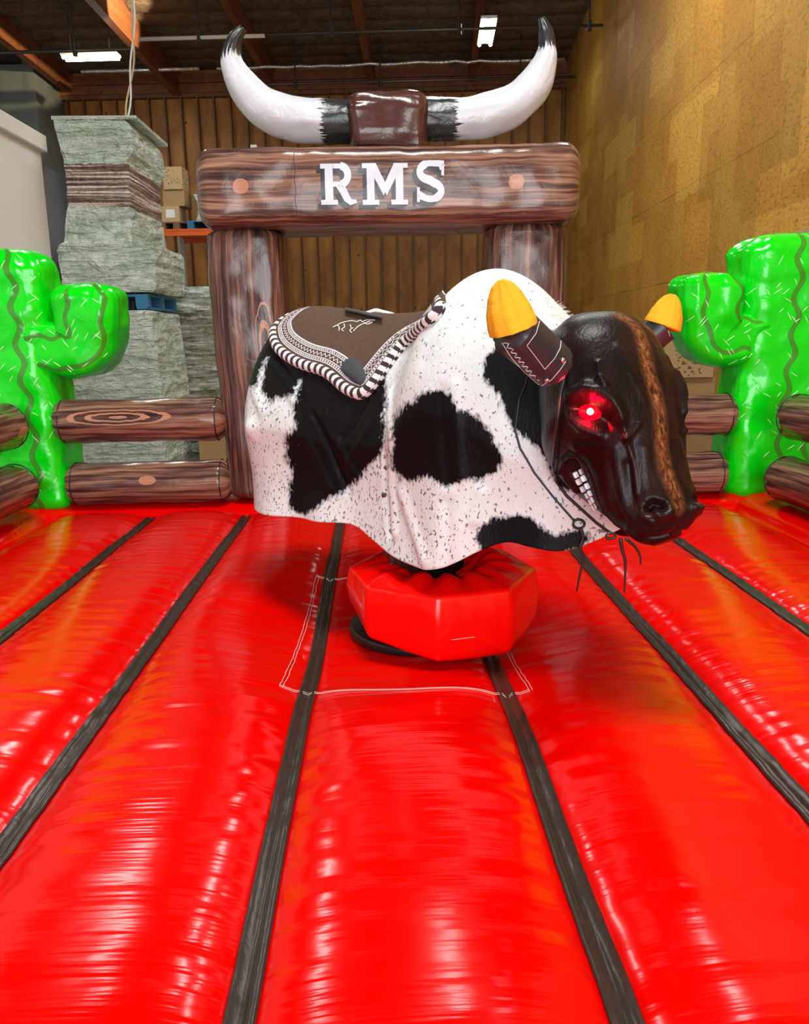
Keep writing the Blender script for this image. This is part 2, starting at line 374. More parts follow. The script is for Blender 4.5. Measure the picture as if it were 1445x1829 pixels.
# roof beams as trim of the room
BE = [(125, 140), (328, 154), (490, 130), (667, 130), (842, 138)]
for i, x in enumerate([-8.99, -6.3, -3.95, -1.5, .9]):
    mb = MB(); y0, y1 = -9, YB
    wv = .07 if i > 1 else .085; dep = .42 if i != 1 else .55
    vs = []
    for (yy) in (y0, y1):
        for (xx, dz) in ((-wv, .1), (wv, .1), (wv, -dep), (-wv, -dep)): vs.append(room(x + xx, yy, zc(yy) + dz + .05))
    mb.add(vs, [(0, 1, 2, 3), (7, 6, 5, 4), (0, 4, 5, 1), (1, 5, 6, 2), (2, 6, 7, 3), (3, 7, 4, 0)])
    tag(mb.build('trim_%d' % (i + 1), M['beamw']), kind='structure')
# pipes on hanger rods
M['pipeW'] = plain('white_painted_pipe', (.75, .66, .58), .35)
M['pipeD'] = plain('dark_steel_pipe', (.12, .10, .085), .35, .6)
M['foil'] = plain('silver_foil_duct', (.75, .74, .72), .28, .8, 14, .8, .03, .1)
M['rod'] = plain('black_steel_rod', (.05, .04, .035), .5, .4)
def pipe(name, x0, x1, y, z, r, mat, label, cat, rods, group=None, wob=0):
    e = empty(name, room(x0, y, z), label, cat, group)
    n = 30 if wob else 2
    MB().tube([room(x0 + (x1 - x0) * i / (n - 1), y, z + (rnd.uniform(-wob, wob) if wob else 0)) for i in range(n)], r, 10).build('pipe', mat, e, True)
    for xr in rods:
        mb = MB(); mb.tube([room(xr, y, z), room(xr, y, zc(y) + .02)], .018, 6); mb.tube([room(xr, y, z - .09), room(xr, y, z + .09)], .045, 8); mb.build('hanger_rod', M['rod'], e)
ypA = 16.0
pipe('sprinkler_pipe', -5.35, -3.05, ypA, 6.88, .035, M['pipeW'], 'white painted sprinkler pipe running behind the left balloon horn tip', 'pipe', [-4.25])
pipe('sprinkler_pipe', -3.05, 3.0, ypA, 6.9, .026, M['pipeD'], 'long thin dark sprinkler pipe crossing above the arch, nearer than the other one', 'pipe', [-1.85, .45, 2.75])
pipe('sprinkler_pipe', -9.0, -5.4, ypA, 6.72, .03, M['pipeD'], 'dark pipe under the ceiling above the left strip light', 'pipe', [-6.55])
pipe('sprinkler_pipe', -4.6, 3.1, 19.6, 7.08, .03, M['pipeD'], 'dark sprinkler pipe close to the stud wall, lowest under the ceiling', 'pipe', [-4.45, -3.1, -1.2, 1.9])
pipe('foil_duct', -4.9, 2.9, 19.8, 7.5, .035, M['foil'], 'crinkled silver foil line under the ceiling near the back wall', 'foil strip', [], wob=.02)
pipe('foil_duct', -8.0, -5.3, 19.8, 7.5, .04, M['foil'], 'short grey metal line under the ceiling behind the left strip light', 'foil strip', [])
# sunlight through the roof hatch on one beam
sp = bpy.data.lights.new('roof_hatch_sun', 'SPOT'); sp.energy = 1500; sp.color = (1, .85, .55); sp.spot_size = math.radians(34); sp.spot_blend = .2; sp.shadow_soft_size = .05
spo = bpy.data.objects.new('roof_hatch_sun', sp); COL.objects.link(spo); spo.location = room(-4.3, 16.3, 7.4); spo.rotation_euler = (room(-6.2, 17.6, 7.85) - spo.location).to_track_quat('-Z', 'Y').to_euler()
# strip lights
M['tube'] = emit('lit_tube', (.95, 1, 1), 22); M['fix'] = plain('white_enamel', (.8, .82, .8), .4)
def fixture(x, y, z, ln, alongx, label, vis=True, power=0, em=None, dz=-.3):
    e = empty('strip_light', room(x, y, z), label, 'ceiling light', 'fluorescent strip lights under the roof')
    d = lambda a, b_, c: (a, b_, c) if alongx else (b_, a, c)
    mb = MB(); c = (x, y, z + .05); mb.box(c, d(ln, .30, .05), 0, lambda a, b_, c_: room(a, b_, c_)); mb.build('housing', M['fix'], e)
    for s in (-1, 1):
        a0 = (x - ln / 2 * .97, y + s * .085) if alongx else (x + s * .11, y - ln / 2 * .97); a1 = (x + ln / 2 * .97, y + s * .085) if alongx else (x + s * .11, y + ln / 2 * .97)
        MB().tube([room(a0[0], a0[1], z), room(a1[0], a1[1], z)], .036, 10).build('tube', em or M['tube'], e, True)
    for s in (-1, 1):
        a = (x + s * ln * .35, y) if alongx else (x, y + s * ln * .35); MB().tube([room(a[0], a[1], z + .06), room(a[0], a[1], zc(y) + .05)], .006, 5).build('hanger_wire', M['rod'], e)
    if power:
        l = area('strip_light_glow', room(x, y, z - .06), (0, 0, -RA), ln if alongx else .25, .25 if alongx else ln, power, (.95, 1, .98)); 
    return e
fixture(-7.05, 18, 7.22, 1.15, True, 'lit strip light at the left, broadside above the grey pallet stack', power=60)
fixture(1.02, 17.3, 7.25, 1.35, False, 'lit pair of tubes seen end-on above the right side of the arch', power=10)
M['tube2'] = emit('lit_tube_bay', (1, 1, .97), 40)
for (x, y) in ((-4.3, 9.5), (.35, 10.0), (2.0, 9.0)):
    fixture(x, y, 7.3, 2.4, False, 'twin tube light hanging out of the picture above the bay', power=75, em=M['tube2'])
# ================================================================== WAREHOUSE CONTENTS
M['panelw'] = plain('white_painted_panel', (.68, .68, .66), .45, 0, 3, .05, .004, .05)
M['panel_shade'] = plain('shaded_white_panel', (.30, .31, .33), .5, 0, 3, .1, .004, .12)  # partition panel with the shade put into its colour as grey
XP = -3.02
e = empty('partition_wall', (XP - 1, 6, 0), 'tall white freestanding partition box at the left edge behind the left cactus', 'partition')
mb = MB(); mb.box((XP - 1.0, 4.3, 1.62), (2.0, 7.2, 3.24)); mb.build('panel', M['panelw'], e)
mb = MB(); mb.box((XP - .99, 4.3, 3.31), (2.08, 7.28, .14)); mb.build('cap_rail', M['panelw'], e, bevel=.01)
mb = MB(); mb.box((XP - 1.05, 8.76, 1.58), (2.0, 1.6, 3.16)); tag(mb.build('shaded_partition', M['panel_shade']), 'tall continuing partition section, its shade painted in as grey, between the white partition and the wrapped pallets', 'cabinet')  # partition wall continuing behind; grey colour stands in for its shade
def wrapmat(name, c1, c2, band=None):
    m, nt, b = newmat(name); v = coords(nt, 'Object', (1, 1, 4.5)); v1 = coords(nt, 'Object', (1, 1, 1))
    n1 = noise_(nt, v, 2.0, 4, .6, 1.2); n2 = noise_(nt, coords(nt, 'Object', (1.6, 1.6, 17), (0, .10, 0)), 1.6, 4, .68); n3 = noise_(nt, v1, 8, 4, .6, 1.5)
    col = mix(nt, ramp(nt, n1, [(.35, (0, 0, 0)), (.65, (1, 1, 1))]), c1, c2)
    film = math_(nt, 'MULTIPLY', ramp(nt, n2, [(.49, (0, 0, 0)), (.60, (1, 1, 1))]), .75)
    col = mix(nt, film, col, (.80, .86, .84))
    if band:
        g = nt.nodes.new('ShaderNodeNewGeometry'); s = nt.nodes.new('ShaderNodeSeparateXYZ'); L(nt, g.outputs['Position'], s.inputs[0])
        zz = math_(nt, 'ADD', s.outputs[2], math_(nt, 'MULTIPLY', n3, .03))
        inb = math_(nt, 'MULTIPLY', math_(nt, 'GREATER_THAN', zz, band[0]), math_(nt, 'LESS_THAN', zz, band[1]))
        lay = ramp(nt, noise_(nt, coords(nt, 'Object', (.6, .6, 60)), 1, 3, .6), [(.4, (.12, .07, .05)), (.5, (.32, .20, .15)), (.60, (.85, .80, .76))])
        col = mix(nt, inb, col, lay)
    L(nt, col, b.inputs['Base Color']); b.inputs['Roughness'].default_value = .16; b.inputs['Specular IOR Level'].default_value = .8
    bump(nt, b, math_(nt, 'ADD', math_(nt, 'ADD', n1, math_(nt, 'MULTIPLY', n2, .6)), math_(nt, 'MULTIPLY', n3, 1.0)), .9, .10)
    return m
M['wrap'] = wrapmat('stretch_wrapped_green_sheets', (.38, .50, .38), (.72, .84, .72))
M['wrapb'] = wrapmat('stretch_wrapped_green_and_brown', (.38, .50, .38), (.72, .84, .72), (2.80, 3.17))
M['wrapd'] = wrapmat('stretch_wrapped_olive_sheets', (.24, .24, .15), (.42, .45, .33))
M['blue'] = plain('blue_pallet', (.02, .16, .33), .55, 0, 12, .2, .003, .2)
M['brownwood'] = plain('raw_pallet_wood', (.2, .11, .06), .7, 0, 14, .3, .004, .3)
def bale(name, prof, x0, x1, y0, y1, mat, parent, amp=.03, seed=0, fold=12):
    """prof: list of (z, dx_left, dx_right, dy_front); ragged stack of sheets"""
    zs0, zs1 = prof[0][0], prof[-1][0]; n = max(14, int((zs1 - zs0) / .022)); per = 96; vs = []; fs = []
    def rowf(z):
        return [float(np.interp(z, [p[0] for p in prof], [p[k] for p in prof])) for k in (1, 2, 3)]
    for i in range(n + 1):
        z = zs0 + (zs1 - zs0) * i / n; a, b_, c = rowf(z)
        X0, X1, Y0, Y1 = x0 + a, x1 + b_, y0 + c, y1
        for j in range(per):
            q = j / per * 4; sd = int(q); t = q - sd
            p = [(X0 + (X1 - X0) * t, Y0), (X1, Y0 + (Y1 - Y0) * t), (X1 - (X1 - X0) * t, Y1), (X0, Y1 - (Y1 - Y0) * t)][sd]
            nn = [(0, -1), (1, 0), (0, 1), (-1, 0)][sd]
            lay = mnoise.noise(Vector((seed, 0, z * fold))) * amp * 1.2 + abs(mnoise.noise(Vector((p[0] * 3 + seed, p[1] * 3, z * 22)))) * amp * .9 + mnoise.noise(Vector((p[0] * 2.2 + seed, p[1] * 2.2, z * 9))) * amp + mnoise.noise(Vector((p[0] * 9 + seed, p[1] * 9, z * 30))) * amp * .35
            dz = mnoise.noise(Vector((p[0] * 1.7, p[1] * 1.7, z * 4 + seed))) * .02
            if i in (0, n): lay -= .01
            vs.append((p[0] + nn[0] * lay, p[1] + nn[1] * lay, z + dz))
    for i in range(n):
        for j in range(per): fs.append((i * per + j, i * per + (j + 1) % per, (i + 1) * per + (j + 1) % per, (i + 1) * per + j))
    fs.append(tuple(range(per))[::-1]); fs.append(tuple(n * per + j for j in range(per)))
    return link(name, mesh_from(vs, fs), mat, parent, False)
def pallet(parent, x0, x1, y0, y1, z0, mat, name='pallet'):
    mb = MB(); h = .14
    for k in range(7):
        yy = y0 + (y1 - y0) * (k + .5) / 7; mb.box(((x0 + x1) / 2, yy, z0 + h - .011), (x1 - x0, (y1 - y0) / 9, .022))
    for k in range(3):
        xx = x0 + .06 + (x1 - x0 - .12) * k / 2
        mb.box((xx, (y0 + y1) / 2, z0 + .011), (.1, y1 - y0, .022))
        for q in range(3): mb.box((xx, y0 + .06 + (y1 - y0 - .12) * q / 2, z0 + .07), (.12 if k != 1 else .1, .1, .098))
    return mb.build(name, mat, parent)
PX0, PX1, PY0, PY1 = -2.98, -2.12, 8.0, 9.15
e = empty('wrapped_pallet_stack', (-2.55, 8.5, 0), 'lower stretch-wrapped grey green bale standing on the floor behind the left cactus', 'pallet stack')
pallet(e, PX0, PX1, PY0, PY1, .0, M['blue'])
bale('wrapped_sheets', [(.15, 0, -.08, 0), (.6, 0, -.08, 0), (1.0, 0, -.06, 0), (1.4, 0, -.08, 0), (1.84, 0, -.12, 0)], PX0, PX1 + .05, PY0, PY1, M['wrap'], e, .02, 3)
e = empty('wrapped_pallet_stack', (-2.55, 8.5, 1.86), 'tall upper bale of green and brown sheets in stretch wrap, stacked on a blue pallet', 'pallet stack')
pallet(e, PX0 + .02, PX1 - .08, PY0 + .02, PY1, 1.86, M['blue'])
bale('wrapped_sheets', [(2.01, -.02, 0, 0), (2.15, .0, .02, 0), (2.40, -.02, .03, 0), (2.46, .02, .0, 0), (2.47, .05, -.20, .02), (2.75, .10, -.18, .02), (2.80, .12, -.18, .02), (3.15, .12, -.17, .02), (3.3, .10, -.10, .0), (3.5, .07, -.13, .0), (3.535, .07, -.16, 0)], PX0, PX1, PY0, PY1, M['wrapb'], e, .022, 9)
mb = MB(); mb.box(((PX0 + PX1) / 2 + .0, 8.55, 3.545), (.76, 1.12, .03)); mb.build('top_sheet', M['wrap'], e)
e = empty('wrapped_pallet_stack', (-2.0, 9.8, 0), 'torn crumpled olive bale standing on the floor beside the left arch post', 'pallet stack')
pallet(e, -2.42, -1.55, 9.35, 10.3, 0, M['brownwood'])
bale('wrapped_sheets', [(.15, .0, 0, 0), (.8, .0, .0, 0), (.95, .02, .03, 0), (1.25, .03, -.05, 0), (1.5, .0, -.12, 0), (1.75, .02, .02, 0), (1.97, .05, .04, 0)], -2.42, -1.5, 9.3, 10.3, M['wrapd'], e, .07, 17, 7)
bale('top_bundle', [(1.9, 0, 0, 0), (2.05, -.02, .05, 0), (2.14, .05, 0, 0)], -2.4, -1.45, 9.3, 10.3, M['wrap'], e, .05, 23, 6)
M['card'] = plain('brown_cardboard', (.42, .27, .12), .75, 0, 25, .1, .003, .15)
M['card2'] = plain('pale_cardboard', (.52, .37, .19), .75, 0, 25, .1, .003, .12)
M['tape'] = plain('packing_tape', (.62, .48, .28), .3)
M['ink'] = plain('dark_print', (.12, .08, .04), .7)
M['white'] = plain('white_label', (.85, .85, .83), .5)
def cardprint():
    m, nt, b = newmat('printed_cardboard'); v = coords(nt, 'Object', (1, 1, 1.6)); n = noise_(nt, v, 26, 1, .4); n2 = noise_(nt, coords(nt), 5, 2)
    k = math_(nt, 'MULTIPLY', math_(nt, 'GREATER_THAN', n, .60), math_(nt, 'GREATER_THAN', n2, .44)); L(nt, mix(nt, k, (.52, .37, .19), (.15, .10, .05)), b.inputs['Base Color']); b.inputs['Roughness'].default_value = .75; return m
M['cardp'] = cardprint()
def carton(loc, d, rz, label, mat, grp=None, prints=0, rm=False, lbl=False):
    T = (lambda x, y, z: room(x, y, z)) if rm else (lambda x, y, z: Vector((x, y, z)))
    base = T(loc[0], loc[1], loc[2]); e = empty('cardboard_box', base, label, 'box', grp)
    R_ = Matrix.Rotation(rz - (RA if rm else 0), 3, 'Z'); g = lambda x, y, z: base + R_ @ Vector((x, y, z))
    x, y, z = d
    mb = MB(); mb.box((0, 0, z / 2), (x, y, z - .002), 0, g); mb.build('carton', M['cardp'] if prints else mat, e, bevel=.006)
    
    for c_, d_ in (((0, 0, z), (x * .995, .05, .003)), ((-x / 2 - .001, 0, z - .05), (.003, .05, .09))):
        mb = MB(); mb.box(c_, d_, 0, g); mb.build('tape', M['tape'], e)
    if lbl:
        mb = MB(); mb.box((0, -y / 2 - .0012, z * .55), (x * .5, .002, z * .5), 0, g); mb.build('shipping_label', M['white'], e)
    return e
carton((-1.80, 9.0, 0), (.38, .4, .75), 0, 'upright brown box seen between the two left log rails', M['card'])
# rack
M['orange'] = plain('orange_rack_steel', (.75, .12, .015), .4, 0, 5, .05, .002, .1)
M['upr'] = plain('pale_rack_upright', (.55, .54, .5), .45)
e = empty('pallet_rack', room(-2.9, 13.4, 0), 'orange and grey pallet rack behind the arch, left side', 'rack')
rx0, rx1, ry0, ry1, rz0 = -4.22, -2.72, 13.0, 14.0, 3.22
for yy in (ry0, ry1):
    for xx in (rx0, rx1):
        mb = MB(); bx(mb, xx - .045, xx + .045, yy - .04, yy + .04, 0, 4.4 if xx > -3 else 3.25); mb.build('upright', M['upr'], e)
    mb = MB(); bx(mb, rx0 + .045, rx1 - .045, yy - .03, yy + .03, rz0 - .10, rz0); bx(mb, rx0 + .045, rx1 - .045, yy - .035, yy + .035, rz0 - .03, rz0 + .0); mb.build('beam', M['orange'], e)
mb = MB(); bx(mb, rx0 + .05, rx1 - .05, ry0 + .04, ry1 - .04, rz0 - .03, rz0 - .005); mb.build('deck', M['orange'], e)
e = empty('pallet', room(-3.1, 13.5, rz0), 'small blue pallet on the orange rack under a wrapped load', 'pallet')
mb = MB()
for xx in (-3.76, -3.42, -3.0): bx(mb, xx - .05, xx + .05, 12.98, 13.9, rz0, rz0 + .10)
bx(mb, -3.82, -2.78, 12.99, 13.9, rz0 + .10, rz0 + .12); mb.build('pallet_frame', M['blue'], e)
e = empty('pallet', room(-4.05, 13.5, rz0), 'brown wooden pallet on the orange rack under brown boxes', 'pallet')
mb = MB()
for xx in (-4.2, -3.98): bx(mb, xx - .05, xx + .05, 12.98, 13.9, rz0, rz0 + .09)
bx(mb, -4.25, -3.86, 12.99, 13.9, rz0 + .09, rz0 + .11); mb.build('pallet_frame', M['brownwood'], e)
carton((-4.09, 13.25, rz0 + .11), (.28, .35, .24), 0, 'lowest carton with a white label on the orange rack', M['card2'], None, 0, True, True)
carton((-4.03, 13.3, rz0 + .35), (.34, .4, .24), 0, 'middle brown carton of the leaning rack stack', M['card'], None, 0, True)
carton((-4.02, 13.25, rz0 + .59), (.30, .35, .33), 0, 'top carton with dark print on the orange rack stack', M['card2'], None, 4, True)
carton((-3.50, 13.3, rz0 + .50), (.26, .3, .26), 0, 'pale carton on top of the wrapped load by the arch corner', M['card2'], None, 2, True)
bale_e = empty('wrapped_load', room(-3.4, 13.3, rz0 + .12), 'small pale green wrapped load on the blue rack pallet', 'wrapped load')
p = room(-3.45, 13.3, 0)
bale('wrapped_sheets', [(rz0 + .125, 0, .03, 0), (rz0 + .22, .04, .0, 0), (rz0 + .30, .06, -.02, 0), (rz0 + .42, .02, 0, 0), (rz0 + .5, -.02, 0, 0)], p.x - .24, p.x + .28, p.y - .3, p.y + .4, M['wrap'], bale_e, .04, 31, 14)
# boxes along the right wall
cb = 0
carton((2.6, 8.9, 0), (.62, .6, .62), 0, 'bottom brown box at the right wall behind the rails', M['card'], None, 0, True)
carton((2.62, 8.9, .62), (.56, .6, .5), 0, 'second brown box up at the right wall, beside the right cactus', M['card'], None, 0, True)
carton((2.60, 8.8, 1.12), (.5, .55, .42), 0, 'pale printed box topping the pile next to the right cactus', M['card2'], None, 6, True)
carton((1.72, 9.8, 0), (.42, .45, .78), 0, 'tall brown box behind the bull head, lower of two', M['card'], None, 0, True)
carton((1.68, 9.8, .78), (.5, .5, .86), 0, 'big dark brown box between the bull head and the right cactus', M['card'], None, 0, True)
carton((1.5, 12.6, 0), (.8, .7, 1.7), 0, 'very tall carton behind the right arch post', M['card'], None, 0, True)
carton((1.42, 12.6, 1.7), (.72, .6, .14), 0, 'flat carton high beside the right arch post', M['card2'], None, 0, True)
carton((1.3, 12.55, 1.84), (.33, .45, .27), 0, 'small pale box on the highest pile beside the right arch post', M['card2'], None, 3, True)
carton((2.09, 8.6, 0), (.36, .4, .50), 0, 'low pale box seen between the right log rails', M['card2'], None, 5, True)
carton((2.10, 8.6, .50), (.34, .4, .36), 0, 'pale printed box stacked on the low box between the right rails', M['card2'], None, 8, True)
carton((2.72, 6.6, 0), (.5, .6, .9), 0, 'brown box against the wall behind the right cactus foot', M['card'], None, 0, True)
M['bluec'] = plain('blue_plastic', (.01, .05, .35), .4)
bkp = room(1.62, 8.2, 0)
e = empty('plastic_drum', bkp, 'white drum with a blue base band just right of the bull muzzle', 'drum')
MB().tube([bkp + Vector((0, 0, .02)), bkp + Vector((0, 0, .62))], .14, 24).build('drum_foot', M['bluec'], e, True)
MB().tube([bkp + Vector((0, 0, .62)), bkp + Vector((0, 0, .98)), bkp + Vector((0, 0, 1.0)), bkp + Vector((0, 0, 1.04))], [.138, .138, .09, .06], 24).build('drum_body', M['white'], e, True)
# hanging cable
c0 = Vector((-2.35, 8.3, 3.57)); e = empty('hanging_cable', c0, 'pale twisted cable hanging from the roof onto the pallet stack', 'cable')
top = at(216, 0, 7.6)
for k in range(2):
    pts = []
    for i in range(26):
        t = i / 25; p = c0.lerp(Vector((top.x, top.y, top.z)) + (Vector((top.x, top.y, top.z)) - c0) * .9, t)
        sw = .022 * math.sin(t * 17 + k * PI) * (1 - t); pts.append(p + Vector((.10 * math.sin(t * PI) + sw, 0, 0)))
    pts[-1].z = zc(room(0, 8).y) + .1
    MB().tube(pts, .009, 6).build('wire', M['tape'] if k else M['white'], e, True)
pw = empty('wall_patch', room(XR - .02, 7.2, 2.2), 'pale board scrap leaning on the right wall behind the right cactus', 'board')
mb = MB(); bx(mb, XR - .05, XR - .01, 5.8, 8.1, 1.9, 2.42); mb.build('board', M['card2'], pw)
# ================================================================== THE INFLATABLE MAT
SEAMS = [-1.90, -1.335, -.79, -.235, .35, .905, 1.455, 2.03]
MX0, MX1, MY0, MY1 = -2.42, 2.56, .42, 5.12
ZM = .55
def mat_z(x, y):
    # side and back bolster
    d = min(x - (MX0 + .0), MX1 - x, MY1 - y)
    dd = min(x - (MX0 + .50), (MX1 - .52) - x, (MY1 - .45) - y)
    z = ZM
    if dd < 0:
        q = min(1, max(-1, (d - .225) / .225)); return ZM + .085 * math.sqrt(max(0, 1 - q * q)) - (.10 if d < .001 else 0)
    # panel
    for i in range(len(SEAMS) - 1):
        if SEAMS[i] <= x <= SEAMS[i + 1]: a, b_ = SEAMS[i], SEAMS[i + 1]; break
    else:
        a, b_ = (MX0 + .5, SEAMS[0]) if x < SEAMS[0] else (SEAMS[-1], MX1 - .52)
        a, b_ = min(a, x), max(b_, x)
    c = (a + b_) / 2; h = max((b_ - a) / 2, .03); q = min(1, abs(x - c) / h)
    prof = (1 - q ** 2.7) ** .60
    end = min(1, max(0, ((MY1 - .45) - y) / .16)); end = math.sqrt(max(0, 1 - (1 - end) ** 2)); ef = min(1, max(0, (y - MY0) / .12)); ef = math.sqrt(max(0, 1 - (1 - ef) ** 2))
    hh = .078 * min(1, h / .2)
    r2 = ((x - .06) ** 2 + (y - 2.75) ** 2) / .62 ** 2; ped = math.exp(-r2 * r2)
    hh *= 1 - .72 * ped
    wr = mnoise.noise(Vector((x * 4, y * 18, 0))) * .0045 * (.35 + q) + mnoise.noise(Vector((x * 2.2, y * 1.4, 5))) * .010 + mnoise.noise(Vector((x * 9, y * 46, 3))) * .0022 * q * q
    return z + (hh * prof + wr * prof ** .5) * end * ef - .035 * ped - (.03 if ef < .01 else 0)
e_mat = empty('inflatable_mattress', (0, 2.7, 0), 'glossy red inflatable mattress with dark seam bands under the bull', 'mattress')
xs = []
allx = sorted(set([MX0, MX1] + SEAMS + [MX0 + .5, MX1 - .52]))
for a, b_ in zip(allx[:-1], allx[1:]):
    n = max(4, int((b_ - a) / .018))
    for k in range(n): xs.append(a + (b_ - a) * (.5 - .5 * math.cos(PI * k / n)) * .5 + (b_ - a) * k / n * .5)
xs.append(MX1)
ys = list(np.linspace(MY0, MY1 - .7, 250)) + list(np.linspace(MY1 - .7, MY1, 60))[1:]
vs = []; fs = []
for x in xs:
    for y in ys: vs.append((x, y, mat_z(x, y)))
ny = len(ys)
for i in range(len(xs) - 1):
    for j in range(ny - 1): a = i * ny + j; fs.append((a, a + ny, a + ny + 1, a + 1))
nx = len(xs)
# side walls bulging out, down to the floor
def rim(): 
    L_ = [(i, 0) for i in range(nx)] + [(nx - 1, j) for j in range(1, ny)] + [(i, ny - 1) for i in range(nx - 2, -1, -1)] + [(0, j) for j in range(ny - 2, 0, -1)]
    return L_
rl = rim(); prev = [i * ny + j for i, j in rl]
for k in range(1, 9):
    t = k / 8; cur = []
    for (i, j) in rl:
        x, y = xs[i], ys[j]; o_ = .07 * math.sin(PI * min(t, .98)); nx_ = (1 if i == nx - 1 else -1 if i == 0 else 0); ny_ = (1 if j == ny - 1 else -1 if j == 0 else 0)
        z0_ = mat_z(x, y); cur.append(len(vs)); vs.append((x + nx_ * o_, y + ny_ * o_, z0_ * (1 - t) + .0 * t))
    for q in range(len(rl)): fs.append((prev[q], cur[q], cur[(q + 1) % len(rl)], prev[(q + 1) % len(rl)]))
    prev = cur
o_mat = link('mattress_top', mesh_from(vs, fs), M['red'], e_mat)
for s in SEAMS[1:-1]:
    vv = []; ff = []; n = 220; y1 = MY1 - .47
    for k in range(n):
        y = MY0 + .02 + (y1 - MY0) * k / (n - 1)
        wob = mnoise.noise(Vector((s, y * 1.5, 0))) * .006
        for q, (dx, dz) in enumerate(((-.026, .0), (-.020, .014), (-.006, .011 + mnoise.noise(Vector((s * 3, y * 14, 1))) * .004), (.006, .010 + mnoise.noise(Vector((s * 3, y * 14, 9))) * .004), (.020, .014), (.026, .0))):
            xx = s + dx + wob; vv.append((xx, y, mat_z(xx, y) + .003 + dz * (1 if .02 < k / n < .98 else .3)))
    for k in range(n - 1):
        for q in range(5): a = k * 6 + q; ff.append((a, a + 1, a + 7, a + 6))
    link('seam_band', mesh_from(vv, ff), M['strip'], e_mat)
# stitched flap outline around the machine
FL = [(-.293, 3.346), (-.316, 2.238), (.412, 2.159), (.40, 3.25)]
for a, b_ in ((0, 1), (1, 2), (2, 3), (3, 0)):
    mb = MB(); 
    for off in (0, .010):
        pts = []
        for k in range(60):
            t = k / 59; x = FL[a][0] + (FL[b_][0] - FL[a][0]) * t; y = FL[a][1] + (FL[b_][1] - FL[a][1]) * t
            x += (off if a in (0, 2) else 0) + rnd.uniform(-.0015, .0015); y += (off if a in (1, 3) else 0); 
            near = min(abs(x - s) for s in SEAMS); pts.append((x, y, mat_z(x, y) + .003 + .014 * math.exp(-(near / .028) ** 4)))
        mb.tube(pts, .0011 if a != 1 else .0008, 5)
    mb.build('stitching', M['thread'], e_mat)
# ================================================================== LOG RAILS
def loft_uv_grain(me): return me
def log(p0, p1, r, label, knots, seed, grp, piping=True, bias=0.0):
    p0 = Vector(p0); p1 = Vector(p1); e = empty('log_rail', (p0 + p1) / 2, label, 'inflatable rail', grp)
    mt = wood_print('log_print', knots=knots, bias=bias)
    me = sweep([p0, p0.lerp(p1, .33), p0.lerp(p1, .66), p1], lambda t: (r, r), (0, 0, 1), 70, 48, 1.0, .07, .006, seed)
    link('log', me, mt, e)
    d = (p1 - p0).normalized()
    for q, pc in ((0, p0), (1, p1)):
        off = d * (.055 if q == 0 else -.055); a = Vector((0, 0, 1)); b_ = d.cross(a).normalized(); rr = r * 1.0
        ring = [pc + off + (a * math.cos(2 * PI * k / 40) + b_ * math.sin(2 * PI * k / 40)) * (rr + .001) for k in range(41)]
        MB().tube(ring, .0035, 6).build('piping', M['dkseam'], e, True)
    return e
r = .125
pr = .125 * PI / 2    # uv u at the front (quarter turn)
log((-1.905, 4.79, 1.123), (-.905, 4.80, 1.125), r, 'upper back log rail left of the arch with an oval grain swirl', [(.165, .40, .046, .30, 2.4)], 1, 'log rails round the mattress')
log((-1.87, 4.79, .752), (-.90, 4.80, .758), r, 'lower back log rail left of the arch with a small pale knot', [(.165, .50, .028, .05, 0)], 2, 'log rails round the mattress')
log((1.075, 4.79, 1.105), (2.11, 4.79, 1.105), r, 'upper back log rail right of the arch, partly behind the bull head', [], 3, 'log rails round the mattress')
log((1.075, 4.79, .755), (2.08, 4.79, .755), r, 'lower back log rail right of the arch, behind the bull muzzle', [], 4, 'log rails round the mattress')
log((-2.06, 4.55, 1.13), (-2.16, .6, 1.13), r, 'upper log rail along the left edge of the mattress', [(.56, .10, .035, .07, 0)], 5, 'log rails round the mattress')
log((-2.04, 4.55, .795), (-2.16, .6, .795), r, 'lower log rail along the left edge of the mattress', [], 6, 'log rails round the mattress')
log((2.31, 4.48, 1.12), (2.42, .6, 1.12), r, 'upper log rail along the right edge of the mattress', [], 7, 'log rails round the mattress')
log((2.27, 4.48, .775), (2.42, .6, .775), r, 'lower log rail along the right edge of the mattress', [], 8, 'log rails round the mattress')
# ================================================================== ARCH
e_arch = empty('inflatable_arch', (.08, 4.95, .6), 'brown wood print inflatable arch with bull horns and white letters', 'arch')
def post(x0, x1, y0, y1, z0, z1, seed, knots, bow=0.0):
    z0 = .632
    cx, cy = (x0 + x1) / 2, (y0 + y1) / 2; a, b_ = (x1 - x0) / 2, (y1 - y0) / 2
    # narrowed at the top where it is sewn to the crossbar and at the foot
    def rad(t):
        k = 1 - .10 * math.exp(-(1 - t) / .04) - .06 * math.exp(-t / .05); return (a * k, b_ * k)
    me = sweep([(cx, cy, z0), (cx - .01, cy, z0 + (z1 - z0) * .33), (cx - bow, cy, z0 + (z1 - z0) * .66), (cx - bow, cy, z1)], rad, (1, 0, 0), 110, 64, .34, .06, .005, seed)
    return me
mt = wood_print('post_print_left', knots=[(1.31, .88, .055, .27, 2.2)], bias=-.03)
link('post', post(-.925, -.50, 4.72, 5.18, .60, 2.20, 3, None, .04), mt, e_arch)
mt = wood_print('post_print_right', bias=-.045)
link('post', post(.62, 1.08, 4.72, 5.18, .60, 2.22, 8, None, -.0), mt, e_arch)
beam_me = sweep([(-1.0, 4.97, 2.385), (-.3, 4.97, 2.39), (.5, 4.97, 2.395), (1.14, 4.97, 2.405)], lambda t: (.212, .33), (0, 0, 1), 150, 80, .34, .10, .006, 21)
